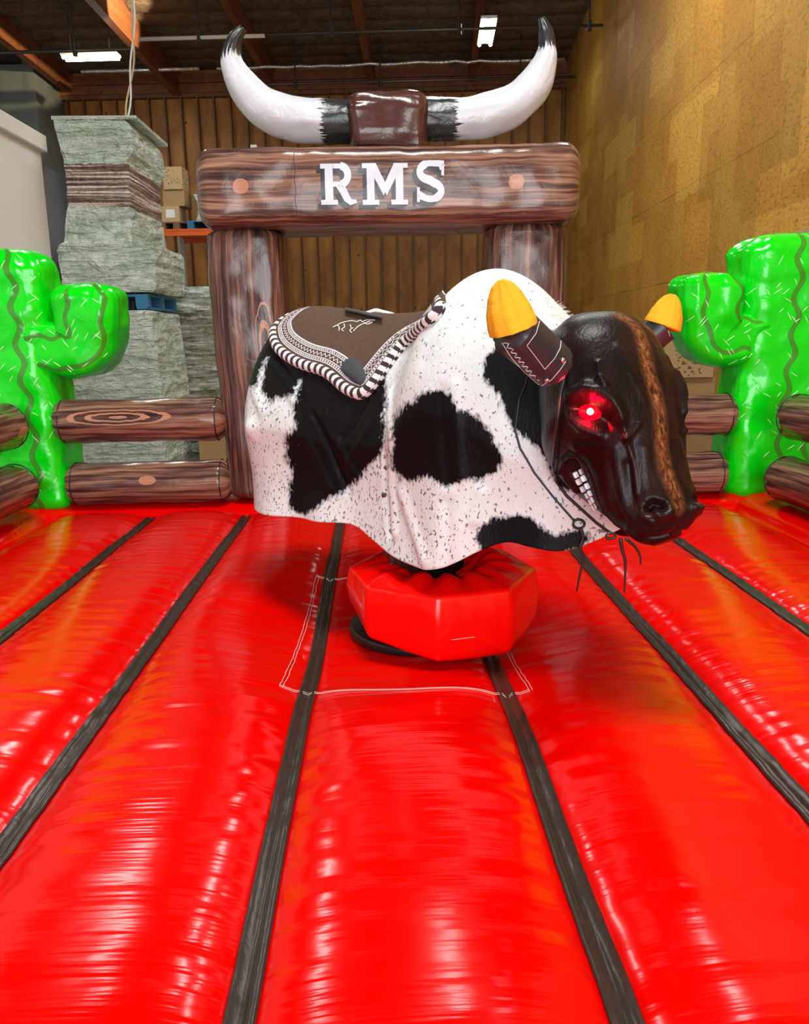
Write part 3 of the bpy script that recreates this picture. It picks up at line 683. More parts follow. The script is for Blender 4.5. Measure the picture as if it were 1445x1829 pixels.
mt = wood_print('beam_print', knots=[(.50, .27, .036, .042, 0), (.50, 1.755, .036, .042, 0)], bias=.0)
o_beam = link('crossbar', beam_me, mt, e_arch)
def bvh_of(me, n=None): return BVHTree.FromPolygons([v.co.copy() for v in me.vertices], [tuple(p.vertices) for p in me.polygons])
bvh_beam = bvh_of(beam_me)
# sewn seam across the crossbar and along its lower edge
def on_beam(x, z, off=.002):
    h = bvh_beam.ray_cast(Vector((x, 3.5, z)), Vector((0, 1, 0))); return (h[0] + Vector((0, -off, 0))) if h[0] else Vector((x, 4.64, z))
mb = MB(); mb.tube([on_beam(-.44 + .003 * math.sin(k), 2.235 + .33 * k / 20, .0) for k in range(21)], .0022, 5)
mb.tube([on_beam(-.85 + 1.85 * k / 60, 2.232 + .002 * math.sin(k * 2), .0) for k in range(61)], .0022, 5); mb.build('seam', M['dkseam'], e_arch)
# letters
def poly_letter(strokes, ox, oz, sx, sz, depth, mat, name):
    """strokes: list of convex-ish quads/polylines in letter units; laid on the crossbar face"""
    bm = bmesh.new(); vs = []; fs = []
    for quad in strokes:
        # subdivide each quad 10 x 4
        (ax, az), (bx_, bz), (cx, cz), (dx, dz) = quad; n1, n2 = 12, 6; base = len(vs)
        for i in range(n1 + 1):
            for j in range(n2 + 1):
                u, v = i / n1, j / n2
                x = (ax * (1 - u) + bx_ * u) * (1 - v) + (dx * (1 - u) + cx * u) * v; z = (az * (1 - u) + bz * u) * (1 - v) + (dz * (1 - u) + cz * u) * v
                vs.append(on_beam(ox + x * sx, oz + z * sz, depth))
        for i in range(n1):
            for j in range(n2): a = base + i * (n2 + 1) + j; fs.append((a, a + 1, a + n2 + 2, a + n2 + 1))
    return link(name, mesh_from(vs, fs), mat, e_arch, False)
def band(pts, wds):
    out = []
    L_ = []; R2 = []
    for i, (x, z) in enumerate(pts):
        a = pts[max(i - 1, 0)]; b_ = pts[min(i + 1, len(pts) - 1)]; dx, dz = b_[0] - a[0], b_[1] - a[1]; l = math.hypot(dx, dz) or 1
        w_ = wds[i] / 2 if isinstance(wds, list) else wds / 2; L_.append((x - dz / l * w_, z + dx / l * w_)); R2.append((x + dz / l * w_, z - dx / l * w_))
    for i in range(len(pts) - 1): out.append((L_[i], L_[i + 1], R2[i + 1], R2[i]))
    return out
def rect(x0, z0, x1, z1): return ((x0, z0), (x1, z0), (x1, z1), (x0, z1))
arc = lambda cx, cz, rx, rz, a0, a1, n=14: [(cx + rx * math.cos(math.radians(a0 + (a1 - a0) * k / n)), cz + rz * math.sin(math.radians(a0 + (a1 - a0) * k / n))) for k in range(n + 1)]
LR = [rect(.12, .0, .34, 1), rect(0, .88, .36, 1), rect(0, 0, .46, .12)] + [rect(.34, .88, .55, 1), rect(.34, .44, .55, .56)] + band(arc(.55, .72, .20, .22, 90, -90), .19) + band([(.50, .50), (.62, .33), (.72, .14), (.82, .06), (.98, .08)], [.2, .2, .19, .15, .08])
LM = [rect(.12, 0, .32, 1), rect(.88, 0, 1.08, 1), rect(0, .88, .30, 1), rect(.90, .88, 1.2, 1), rect(0, 0, .44, .12), rect(.76, 0, 1.2, .12), ((.12, 1), (.36, 1), (.66, .42), (.56, .22)), ((1.08, 1), (.84, 1), (.54, .42), (.64, .22))]
LS = band([(.88, .82), (.80, .93)] + arc(.50, .74, .34, .20, 60, 250, 12)[1:] + [(.50, .52)] + arc(.50, .27, .34, .20, 70, -120, 12) + [(.12, .18)], [.20, .17] + [.15] * 3 + [.21] * 9 + [.22] + [.21] * 9 + [.16] * 4 + [.2]) + [rect(.84, .64, .93, 1.0), rect(.07, .0, .16, .36)]
M['lett'] = plain('white_letter_vinyl', (.62, .66, .76), .25); M['lshad'] = plain('black_letter_shadow', (.025, .022, .02), .3)
def lpos(px, py): return at(px, py, 4.64)
for nm, S, xa, xb, za, zb in (('letter_r', LR, 574, 637, 366, 292), ('letter_m', LM, 648, 728, 366, 291), ('letter_s', LS, 741, 797, 361, 287)):
    a = lpos(xa, za); b_ = lpos(xb, zb); mxu = 1.0 if nm != 'letter_m' else 1.2
    sx_, sz_ = (b_.x - a.x) / mxu, b_.z - a.z
    for q in range(1, 6): pass
    poly_letter(S, a.x - .023, a.z - .021, sx_, sz_, .0025, M['lshad'], nm + '_shadow')
    poly_letter([tuple((x - .008 / sx_, z - .008 / sz_) for x, z in s_) for s_ in S], a.x, a.z, sx_, sz_, .0029, M['lshad'], nm + '_shadow')
    poly_letter(S, a.x, a.z, sx_, sz_, .0045, M['lett'], nm)
# horn block and horns
me = sweep([(-.155, 4.92, 2.735), (.0, 4.92, 2.745), (.15, 4.92, 2.745), (.292, 4.92, 2.74)], lambda t: (.155, .17), (0, 0, 1), 60, 56, .45, .06, .010, 5)
link('horn_block', me, M['brown'], e_arch)
def horn_mat(tip, base, mirror):
    m, nt, b = newmat('horn_vinyl'); tc = nt.nodes.new('ShaderNodeTexCoord'); sx = nt.nodes.new('ShaderNodeSeparateXYZ'); L(nt, tc.outputs['UV'], sx.inputs[0]); U, V = sx.outputs[0], sx.outputs[1]
    c = nt.nodes.new('ShaderNodeCombineXYZ'); L(nt, math_(nt, 'MULTIPLY', U, 70), c.inputs[0]); L(nt, math_(nt, 'MULTIPLY', V, 5), c.inputs[1])
    n = noise_(nt, c.outputs[0], 1, 3, .7); vv = math_(nt, 'ADD', V, math_(nt, 'MULTIPLY', math_(nt, 'SUBTRACT', n, .5), .20))
    k = math_(nt, 'MAXIMUM', math_(nt, 'LESS_THAN', vv, base), math_(nt, 'GREATER_THAN', vv, tip))
    L(nt, mix(nt, k, (.62, .65, .70), (.025, .027, .028)), b.inputs['Base Color']); b.inputs['Roughness'].default_value = .3
    bump(nt, b, noise_(nt, coords(nt), 16, 3, .5, .8), .4, .012); return m
def horn(pp, rr, seed):
    pts = [at(x, y, 4.92) for x, y in pp]; n = len(pts)
    Ls = [0]; 
    for i in range(1, n): Ls.append(Ls[-1] + (pts[i] - pts[i - 1]).length)
    tt = [l / Ls[-1] for l in Ls]; rm_ = [r_ * 4.85 / F for r_ in rr]
    me = sweep(pts, lambda t: (float(np.interp(t, tt, rm_)),) * 2, (0, 1, 0), 90, 36, 1, .0, .007, seed)
    L_ = Ls[-1]
    link('horn', me, horn_mat(L_ - .155, .20, False), e_arch)
horn([(640, 217), (585, 217), (530, 214), (480, 197), (445, 167), (422, 132), (414, 100), (420, 72), (434, 50)], [33, 34, 35, 33, 29, 22, 16, 12, 4], 4)
horn([(750, 214), (810, 214), (862, 208), (910, 192), (948, 160), (970, 122), (978, 88), (974, 58), (966, 33)], [33, 34, 35, 33, 30, 22, 15, 12, 4], 6)
# ================================================================== CACTI
def cactus(cx, cy, w_, dpt, zt, arm_dir, arm, label, seed, flare, waves_t, waves_a):
    e = empty('inflatable_cactus', (cx, cy, .6), label, 'inflatable cactus')
    me = sweep([(cx, cy, .57), (cx + flare * .5, cy, 1.0), (cx, cy, 1.5), (cx, cy, zt)], lambda t: (w_ / 2 * (1 + .14 * math.exp(-t / .06)), dpt / 2), (1, 0, 0), 120, 72, .42, .13, .014, seed)
    mt = cactus_mat('cactus_print', waves_t); o1 = link('trunk', me, mt, e)
    am = sweep([Vector(p) for p in arm], lambda t: (dpt * .46, float(np.interp(t, [0, .25, .5, 1], [.15, .155, .18, .190]))), (0, 1, 0), 80, 56, .48, .09, .014, seed + 4)
    o2 = link('arm', am, cactus_mat('cactus_arm_print', waves_a), e)
    mb = MB(); R_ = random.Random(seed); cnt = 0
    for me_, nmax, zlo, xlo, xhi, zhi in ((me, 64, .7, cx - w_ / 2, cx + w_ / 2, zt), (am, 24, min(p[2] for p in arm) - .2, min(p[0] for p in arm) - .2, max(p[0] for p in arm) + .2, max(p[2] for p in arm) + .1)):
        bv = bvh_of(me_); k = 0; tries = 0
        while k < nmax and tries < 900:
            tries += 1; x = R_.uniform(xlo, xhi); z = R_.uniform(zlo, zhi)
            an = R_.choice((-1, 1)) * R_.uniform(.5, 1.1); l = R_.uniform(.018, .030); dx, dz = math.cos(an) * l, math.sin(an) * l
            P = []
            for q in (-1, 0, 1):
                h = bv.ray_cast(Vector((x + dx * q, cy - 2, z + dz * q)), Vector((0, 1, 0)))
                if h[0] is None or h[1].y > -.4: P = None; break
                P.append(h[0] + h[1] * .001)
            if not P: continue
            mb.tube(P, [.0006, .0024, .0010], 5); k += 1
    sp = mb.build('spine_print', M['spine'], e); sp['kind'] = 'stuff'
    # edge seam
    mb = MB(); return e
fr = 4.712     # angle factor helper
cactus(-2.18, 4.92, .60, .42, 2.10, 1, [(-2.06, 4.91, 1.56), (-1.86, 4.91, 1.545), (-1.71, 4.89, 1.565), (-1.67, 4.88, 1.70), (-1.67, 4.88, 1.90)], 'green inflatable cactus at the back left corner with its arm raised to the right', 3, .05,
       [(1.52, .018, .020, 30, 0), (1.31, .018, .020, 30, 1), (.5, .02, .02, 15, 0)], [(.59, .014, .014, 34, 0), (.78, .014, .014, 34, 0), (.1, .014, .014, 34, 0)])
cactus(2.42, 4.92, .62, .42, 2.14, -1, [(2.32, 4.91, 1.56), (2.12, 4.91, 1.545), (1.97, 4.89, 1.565), (1.925, 4.88, 1.70), (1.925, 4.88, 1.92)], 'green inflatable cactus at the back right corner behind the far horn', 12, -.06,
       [(1.37, .018, .020, 30, 0), (1.53, .018, .020, 30, 1), (.5, .02, .02, 15, 0)], [(.59, .014, .014, 34, 0), (.78, .014, .014, 34, 0), (.1, .014, .014, 34, 0)])
# ================================================================== THE MECHANICAL BULL
TH = math.radians(45); BO = Vector((.18, 2.80, 0)); BF = Vector((math.cos(TH), -math.sin(TH), 0)); BN = Vector((-math.sin(TH), -math.cos(TH), 0))
S0, S1 = -.86, .80
ZT = [(-.86, 1.60), (-.78, 1.655), (-.62, 1.685), (-.36, 1.665), (-.19, 1.648), (-.02, 1.655), (.06, 1.68), (.11, 1.715), (.16, 1.755), (.23, 1.785), (.30, 1.783), (.38, 1.745), (.45, 1.69), (.56, 1.60), (.68, 1.50), (.80, 1.40)]
WD = [(-.86, .27), (-.62, .29), (-.3, .285), (-.05, .27), (.02, .272), (.15, .31), (.3, .305), (.42, .26), (.55, .205), (.65, .165), (.80, .12)]
HM = [(-.86, .935), (-.62, .94), (-.43, .95), (-.30, .955), (-.14, .965), (-.02, .93), (.10, .90), (.25, .89), (.34, .91), (.42, .96), (.50, .995), (.58, .99), (.66, .985), (.74, 1.02), (.80, 1.06)]
EX = [(-.86, 1.9), (-.5, 1.5), (-.2, 1.4), (0, 1.5), (.15, 1.8), (.3, 1.9), (.8, 2.0)]
def body_pt(s, t):
    """t: 0 near hem, .5 ridge, 1 far hem"""
    side = 1 if t < .5 else -1; q = abs(t - .5) * 2
    d = min((s - S0) / .20, 1.0); e1 = math.sqrt(max(0, 1 - (1 - max(d, 0)) ** 2))
    d2 = min((S1 - s) / .22, 1.0); e2 = math.sqrt(max(0, 1 - (1 - max(d2, 0)) ** 2))
    en = e1 * e2
    wd = sinterp(s, WD) * en; zt = sinterp(s, ZT) - .16 * (1 - e1) - .05 * (1 - e2); zh = sinterp(s, HM)
    if side < 0: zh = sinterp(s, [(a, .5 * b_ + .5 * .96) for a, b_ in HM])
    Hd = min(.42, (zt - zh) * .62); e = sinterp(s, EX); qs = .52
    if q < qs:
        a = q / qs * PI / 2; n = wd * math.sin(a) ** (2 / e); z = zt - Hd + Hd * math.cos(a) ** (2 / e) if a < PI / 2 else zt - Hd
    else:
        k = (q - qs) / (1 - qs); n = wd * (1 - .05 * math.sin(PI * k) + .02 * k); z = (zt - Hd) * (1 - k) + zh * k
    # gentle folds of the hide, stronger towards the hem
    low = max(0, (q - .45) / .55)
    sp = s * (1 - .04 * low)
    n += (.010 * math.sin(s * 21 + 1.0) + .010 * mnoise.noise(Vector((s * 5, z * 3, 3)))) * low * en
    return BO + BF * sp + BN * (n * side) + Vector((0, 0, z + mnoise.noise(Vector((s * 4, side * q * 3, 8))) * .004))
NU, NT = 330, 260
us = [S0 + (S1 - S0) * (.5 - .5 * math.cos(PI * k / NU)) for k in range(NU + 1)]
us = [.6 * a + .4 * (S0 + (S1 - S0) * k / NU) for k, a in enumerate(us)]
us_arr = np.array(us)
grid = np.array([[body_pt(us[i], j / NT) for j in range(NT + 1)] for i in range(NU + 1)])
def faces_grid(nu, nt): return [(i * (nt + 1) + j, i * (nt + 1) + j + 1, (i + 1) * (nt + 1) + j + 1, (i + 1) * (nt + 1) + j) for i in range(nu) for j in range(nt)]
bfaces = faces_grid(NU, NT)
def normals_grid(g):
    du = np.gradient(g, axis=0); dt = np.gradient(g, axis=1); n = np.cross(dt, du); l = np.linalg.norm(n, axis=2, keepdims=True); n = n / np.maximum(l, 1e-9)
    c = g.mean(axis=(0, 1)); s_ = np.sum(n * (g - c), axis=2, keepdims=True)
    return -n if s_.mean() < 0 else n
bv0 = BVHTree.FromPolygons([tuple(p) for p in grid.reshape(-1, 3)], bfaces)
def hit(bv, px, py, off=0.0, default=None):
    d = ray(px, py).normalized(); h = bv.ray_cast(CAM, d)
    if h[0] is None: return default
    n = h[1] if h[1].dot(d) < 0 else -h[1]
    return h[0] + n * off
def polyline_dist(P, line):
    """P: (N,3) array; line list of points -> distance and arclength of the nearest point"""
    best = np.full(len(P), 1e9); arc_ = np.zeros(len(P)); acc = 0
    for a, b_ in zip(line[:-1], line[1:]):
        a = np.array(a); b_ = np.array(b_); ab = b_ - a; l2 = max(ab @ ab, 1e-12); t = np.clip(((P - a) @ ab) / l2, 0, 1)
        d = np.linalg.norm(P - a - t[:, None] * ab, axis=1); m = d < best; best[m] = d[m]; arc_[m] = acc + t[m] * math.sqrt(l2); acc += math.sqrt(l2)
    return best, arc_
def trace(bv, pts, n=0):
    out = [hit(bv, *p) for p in pts]; out = [o for o in out if o is not None]; return [tuple(o) for o in out]
nrm = normals_grid(grid); G = grid.reshape(-1, 3).copy(); NR = nrm.reshape(-1, 3)
def feat(G, NR, line, amp, wid, base=None):
    if len(line) < 1: return G
    B0 = G if base is None else base
    if len(line) == 1: d = np.linalg.norm(B0 - np.array(line[0]), axis=1)
    else: d, _ = polyline_dist(B0, line)
    return G + NR * (amp * np.exp(-(d / wid) ** 2))[:, None]
for pts, amp, wid in (
        ([(687, 700), (690, 760), (688, 830), (692, 900), (700, 960)], -.016, .012), ([(700, 700), (704, 780), (702, 860), (708, 950)], .012, .016),
        ([(452, 765)], .022, .035), ([(455, 690), (470, 735)], .008, .02),
        ([(560, 740), (585, 790), (610, 850), (625, 880)], -.012, .014), ([(580, 735), (610, 800), (640, 850)], .010, .014), ([(540, 720), (560, 800), (590, 870)], .009, .014),
        ([(655, 720), (630, 765), (600, 800)], -.009, .012), ([(665, 760), (640, 800), (620, 830)], .008, .012), ([(480, 650), (510, 690), (530, 720)], .010, .016), ([(500, 640), (530, 680), (548, 700)], -.008, .012),
        ([(790, 700), (795, 780), (800, 860)], -.006, .02), ([(815, 690), (818, 780), (822, 850)], .007, .016), ([(760, 640), (800, 560), (830, 520)], -.006, .03),
        ([(720, 880), (740, 940), (760, 1000)], .010, .02), ([(800, 900), (800, 960), (800, 1010)], -.008, .022), ([(860, 880), (850, 930), (845, 990)], .008, .02)):
    G = feat(G, NR, trace(bv0, pts), amp, wid)
def inside_sd(px, py, poly):
    """signed pixel-free distance to a traced outline (positive inside)"""
    best = np.full(len(px), 1e9); ins = np.zeros(len(px), bool); n = len(poly)
    for i in range(n):
        x1, y1 = poly[i]; x2, y2 = poly[(i + 1) % n]; dx, dy = x2 - x1, y2 - y1; l2 = max(dx * dx + dy * dy, 1e-9)
        t = np.clip(((px - x1) * dx + (py - y1) * dy) / l2, 0, 1); best = np.minimum(best, np.hypot(px - x1 - t * dx, py - y1 - t * dy))
        c = ((y1 > py) != (y2 > py)) & (px < (x2 - x1) * (py - y1) / ((y2 - y1) if abs(y2 - y1) > 1e-9 else 1e-9) + x1); ins ^= c
    return np.where(ins, best, -best)
def pix_np(P):
    v = P - np.array(CAM); z = v @ np.array(fwd); return 722.5 + F * (v @ np.array(RT)) / z, 914.5 - F * (v @ np.array(UP)) / z
HIDE = [
    [(430, 640), (461, 600), (495, 540), (600, 540), (700, 600), (688, 694), (690, 738), (688, 794), (676, 819), (654, 844), (629, 866), (604, 884), (583, 891), (567, 906), (545, 920), (527, 912), (516, 894), (520, 847), (511, 813), (514, 782), (530, 760), (525, 735), (534, 707), (537, 682), (523, 707), (498, 710), (486, 719), (472, 707), (470, 676), (478, 641), (464, 676), (458, 694), (440, 690)],
    [(701, 791), (704, 744), (729, 719), (757, 704), (788, 701), (808, 707), (816, 732), (840, 739), (863, 752), (882, 778), (897, 824), (882, 847), (858, 858), (847, 856), (801, 869), (766, 850), (744, 862), (720, 856), (701, 838)],
    [(1000, 590), (960, 600), (918, 604), (886, 624), (869, 637), (864, 673), (886, 703), (905, 742), (925, 775), (961, 798), (984, 840), (1000, 875), (1100, 880), (1150, 600)],
    [(850, 952), (859, 939), (886, 923), (928, 919), (964, 936), (991, 952), (1036, 946), (1060, 960), (1017, 985), (977, 1010), (951, 1010), (912, 995), (863, 988), (851, 968)]]
px_, py_ = pix_np(G); patch = np.full(len(G), -9.0)
for poly in HIDE: patch = np.maximum(patch, inside_sd(px_, py_, poly) / 520.0)
toc = np.array(CAM) - G; facing = np.sum(NR * toc, axis=1) > 0
far = np.array([mnoise.noise(Vector(p) * 3.1 + Vector((4, 1, 0))) * .35 - .03 for p in G])
patch = np.where(facing, patch, far); patch = np.clip(patch, -.12, .12)
def attr(me, name, vals):
    a = me.attributes.new(name, 'FLOAT', 'POINT'); a.data.foreach_set('value', np.asarray(vals, dtype=np.float32))
def hide_mat():
    m, nt, b = newmat('cowhide'); a = nt.nodes.new('ShaderNodeAttribute'); a.attribute_name = 'patch'
    v = coords(nt, 'Object', (1, 1, .45), (0.2, 0, .5)); fur = noise_(nt, v, 95, 3, .6, .4); fur2 = noise_(nt, coords(nt), 14, 3, .6)
    s_ = math_(nt, 'ADD', a.outputs['Fac'], math_(nt, 'ADD', math_(nt, 'MULTIPLY', math_(nt, 'SUBTRACT', fur, .5), .050), math_(nt, 'MULTIPLY', math_(nt, 'SUBTRACT', fur2, .5), .045)))
    k = ramp(nt, math_(nt, 'MULTIPLY_ADD', s_, 60, .5), [(.0, (0, 0, 0)), (1, (1, 1, 1))])
    g = nt.nodes.new('ShaderNodeNewGeometry'); sz = nt.nodes.new('ShaderNodeSeparateXYZ'); L(nt, g.outputs['Position'], sz.inputs[0])
    fl = noise_(nt, coords(nt, 'Object', (1, 1, .7)), 105, 2, .5, .1); big = noise_(nt, coords(nt), 4, 2)
    # flecks are denser low on the hide and in some areas
    low = ramp(nt, sz.outputs[2], [(0, (1, 1, 1)), (1, (0, 0, 0))]); mr = nt.nodes.new('ShaderNodeMapRange'); mr.inputs['From Min'].default_value = 1.0; mr.inputs['From Max'].default_value = 1.6; mr.inputs['To Min'].default_value = .065; mr.inputs['To Max'].default_value = .0
    L(nt, sz.outputs[2], mr.inputs['Value'])
    f2 = math_(nt, 'ADD', math_(nt, 'ADD', fl, mr.outputs[0]), math_(nt, 'MULTIPLY', math_(nt, 'SUBTRACT', big, .5), .22))
    fk = math_(nt, 'MULTIPLY', ramp(nt, f2, [(.655, (0, 0, 0)), (.70, (1, 1, 1))]), .78)
    pink = noise_(nt, coords(nt), 2.6, 2)
    white = mix(nt, math_(nt, 'MULTIPLY', ramp(nt, math_(nt, 'ADD', pink, math_(nt, 'MULTIPLY', mr.outputs[0], 1.2)), [(.55, (0, 0, 0)), (.72, (1, 1, 1))]), .3), (.72, .78, .78), (.72, .60, .58))
    white = mix(nt, fk, white, (.05, .045, .05))
    col = mix(nt, k, white, (.006, .0055, .006)); L(nt, col, b.inputs['Base Color'])
    b.inputs['Roughness'].default_value = .42; b.inputs['Specular IOR Level'].default_value = .10
    bump(nt, b, math_(nt, 'ADD', fur, math_(nt, 'MULTIPLY', fur2, .6)), .5, .004); return m
M['hide'] = hide_mat()
e_bull = empty('mechanical_bull', (.18, 2.8, .58), 'mechanical bull with cowhide body, black snarling head and yellow felt horns', 'mechanical bull')
me = mesh_from([tuple(p) for p in G], bfaces); attr(me, 'patch', patch)
o_body = link('hide_body', me, M['hide'], e_bull)
md = o_body.modifiers.new('solid', 'SOLIDIFY'); md.thickness = .006; md.offset = -1 
bvB = BVHTree.FromPolygons([tuple(p) for p in G], bfaces)
# snap studs
M['snap'] = plain('dark_metal_snap', (.22, .21, .20), .25, .9); M['steel'] = plain('nickel', (.6, .6, .6), .25, .9)
for (x, y) in ((498, 793), (500, 830), (535, 794), (530, 830), (691, 835), (689, 884)):
    p = hit(bvB, x, y); q = hit(bvB, x, y, .006)
    if p and q: MB().tube([p, p.lerp(q, .7), q], [.0135, .0135, .008], 16).build('snap_stud', M['snap'], e_bull, True)
# ---------------------------------------------------------------- head
TH2 = math.radians(60); PS = math.radians(60)
HF0 = Vector((math.cos(TH2), -math.sin(TH2), 0)); HN = Vector((-math.sin(TH2), -math.cos(TH2), 0))
HA = (HF0 * math.cos(PS) + Vector((0, 0, -math.sin(PS)))).normalized(); HU = (HF0 * math.sin(PS) + Vector((0, 0, math.cos(PS)))).normalized()
RO = math.radians(-4); HN, HU = (HN * math.cos(RO) + HU * math.sin(RO)), (HU * math.cos(RO) - HN * math.sin(RO))
K = at(1094, 702, 2.11); HS = .935
HP = [  # along, side half-width, dorsal, ventral, centre shift (dorsal)
    (-.245, .055, .05, .05, -.03), (-.20, .125, .105, .12, -.01), (-.14, .165, .135, .18, 0), (-.07, .180, .147, .23, 0), (0, .186, .148, .265, 0), (.05, .192, .143, .29, 0), (.09, .180, .136, .30, 0),
    (.13, .158, .128, .30, 0), (.18, .134, .119, .275, 0), (.24, .116, .108, .230, 0), (.30, .106, .098, .175, 0), (.35, .099, .090, .128, 0), (.39, .090, .080, .093, -.002), (.42, .070, .058, .062, -.006), (.438, .035, .03, .03, -.01)]
def hcol(k): return [(r[0], r[k]) for r in HP]
HP = [tuple(v * HS for v in r_) for r_ in HP]
HW, HD, HV, HC = hcol(1), hcol(2), hcol(3), hcol(4)
A0, A1 = HP[0][0], HP[-1][0]
NA, NB = 300, 300
def head_pt(a, an):
    # an: 0 dorsal, +90 near side, 180 ventral
    c, s_ = math.cos(an), math.sin(an); w_ = sinterp(a, HW); d = sinterp(a, HD) if c >= 0 else sinterp(a, HV); cc = sinterp(a, HC)
    ex = .86 if c > 0 else .92
    x = spow(s_, ex) * w_; y = spow(c, ex) * d + cc
    # the jaw narrows below
    if c < 0: x *= 1 - .22 * (-c) ** 2
    else: x *= 1 - .10 * c * c
    return K + HA * a + HN * x + HU * y
hg = np.array([[head_pt(A0 + (A1 - A0) * (.65 * i / NA + .35 * (.5 - .5 * math.cos(PI * i / NA))), 2 * PI * j / NB) for j in range(NB + 1)] for i in range(NA + 1)])
hfaces = faces_grid(NA, NB)
hn = normals_grid(hg); H = hg.reshape(-1, 3).copy(); Hn = hn.reshape(-1, 3)
ctr = np.array(K); 
bvH0 = BVHTree.FromPolygons([tuple(p) for p in H], hfaces)
def mirror(line):
    out = []
    for p in line:
        v = Vector(p) - K; x = v.dot(HN); out.append(tuple(Vector(p) - HN * (2 * x)))
    return out
UL = [(1006, 838), (1008, 824), (1020, 812), (1036, 812), (1050, 826), (1062, 852), (1072, 885), (1086, 914), (1106, 934), (1135, 948)]
LLp = [(1006, 838), (1014, 856), (1032, 876), (1050, 902), (1072, 930), (1096, 948), (1120, 958)]
feats = [
    (UL, .013, .0085, 0), (LLp, .012, .008, 0), ([(1024, 828), (1034, 850), (1046, 876), (1060, 902)], -.020, .0135, 0), ([(1060, 902), (1078, 928), (1100, 945), (1130, 956), (1165, 962), (1195, 955)], -.012, .005, 1),
    ([(1068, 648), (1070, 664), (1073, 680)], .004, .008, 1), ([(1073, 680), (1090, 705), (1107, 735), (1114, 765), (1118, 782)], .009, .010, 1), ([(1118, 782), (1126, 805), (1133, 835), (1136, 860), (1138, 880)], .007, .007, 1), ([(1073, 680), (1082, 686)], .008, .008, 0),
    ([(1118, 782), (1132, 768), (1140, 758)], .006, .009, 0),
    ([(1022, 706), (1045, 694), (1070, 698), (1090, 720), (1104, 748)], .016, .017, 1), ([(1030, 732), (1055, 738), (1085, 752)], -.022, .022, 1), ([(1020, 745), (1040, 765), (1070, 775)], .012, .014, 1),
    ([(1104, 620), (1120, 650), (1136, 680), (1150, 712)], .003, .012, 1), ([(1098, 800), (1106, 850), (1112, 890), (1130, 925)], .013, .024, 1), ([(1122, 830), (1126, 870), (1132, 900)], -.008, .012, 1),
    ([(1150, 800), (1150, 850), (1152, 885)], .006, .018, 1), ([(1062, 792), (1045, 800), (1030, 800)], .008, .014, 0),
    ([(1172, 912)], .020, .040, 1), ([(1160, 908), (1168, 902), (1180, 906)], -.030, .0115, 1), ([(1150, 905), (1152, 920), (1165, 930)], .008, .008, 1), ([(1176, 918), (1192, 914)], .012, .012, 1),
    ([(1128, 940), (1160, 946), (1195, 940)], .006, .012, 0)]
H00 = H.copy()
for pts, amp, wid, mir in feats:
    ln = trace(bvH0, pts); H = feat(H, Hn, ln, amp, wid, H00)
    if mir and ln: H = feat(H, Hn, mirror(ln), amp, wid, H00)
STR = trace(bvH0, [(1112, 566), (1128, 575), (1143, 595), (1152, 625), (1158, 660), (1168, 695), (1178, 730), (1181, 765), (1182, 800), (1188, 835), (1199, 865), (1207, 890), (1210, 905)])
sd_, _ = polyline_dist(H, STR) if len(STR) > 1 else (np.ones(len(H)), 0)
def head_mat():
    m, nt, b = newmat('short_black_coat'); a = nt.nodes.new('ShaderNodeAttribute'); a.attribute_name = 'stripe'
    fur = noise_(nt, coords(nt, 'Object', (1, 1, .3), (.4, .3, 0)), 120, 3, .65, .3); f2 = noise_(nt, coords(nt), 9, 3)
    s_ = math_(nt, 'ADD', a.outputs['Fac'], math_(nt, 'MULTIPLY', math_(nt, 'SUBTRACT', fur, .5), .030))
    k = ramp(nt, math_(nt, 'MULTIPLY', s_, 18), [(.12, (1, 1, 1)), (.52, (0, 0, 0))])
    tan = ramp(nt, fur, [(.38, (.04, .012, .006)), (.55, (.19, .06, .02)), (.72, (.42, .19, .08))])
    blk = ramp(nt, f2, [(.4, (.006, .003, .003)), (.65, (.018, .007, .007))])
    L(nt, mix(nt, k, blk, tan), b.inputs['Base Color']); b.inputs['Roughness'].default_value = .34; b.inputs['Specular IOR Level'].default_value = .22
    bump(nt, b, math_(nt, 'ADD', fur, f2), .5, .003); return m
M['coat'] = head_mat(); M['wetnose'] = plain('glossy_black_nose', (.008, .006, .007), .12, 0, 40, .15, .002)
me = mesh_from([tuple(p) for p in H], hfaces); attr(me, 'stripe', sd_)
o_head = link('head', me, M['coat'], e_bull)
bm = bmesh.new(); bm.from_mesh(me); bmesh.ops.remove_doubles(bm, verts=bm.verts, dist=1e-5); bmesh.ops.holes_fill(bm, edges=bm.edges, sides=400); bmesh.ops.recalc_face_normals(bm, faces=bm.faces); bm.to_mesh(me); bm.free()
me.polygons.foreach_set('use_smooth', [True] * len(me.polygons))
bvH = BVHTree.FromPolygons([tuple(p) for p in H], hfaces)
# nose pad
def patch_on(bv, cx, cy, rx, ry, off, name, mat, parent, puff=.004, n=14, rot=0, poly=None):
    vs = []; fs = []; rings = 8
    base = hit(bv, cx, cy)
    if base is None: return None
    for i in range(rings + 1):
        k = i / rings
        for j in range(n * 2):
            an = PI * j / n; x = cx + k * (rx * math.cos(an) * math.cos(rot) - ry * math.sin(an) * math.sin(rot)); y = cy + k * (rx * math.cos(an) * math.sin(rot) + ry * math.sin(an) * math.cos(rot))
            p = hit(bv, x, y, off + puff * math.sqrt(max(0, 1 - k * k))) or base; vs.append(p)
    m_ = 2 * n
    for i in range(rings):
        for j in range(m_): fs.append((i * m_ + j, i * m_ + (j + 1) % m_, (i + 1) * m_ + (j + 1) % m_, (i + 1) * m_ + j))
    return link(name, mesh_from(vs, fs), mat, parent)
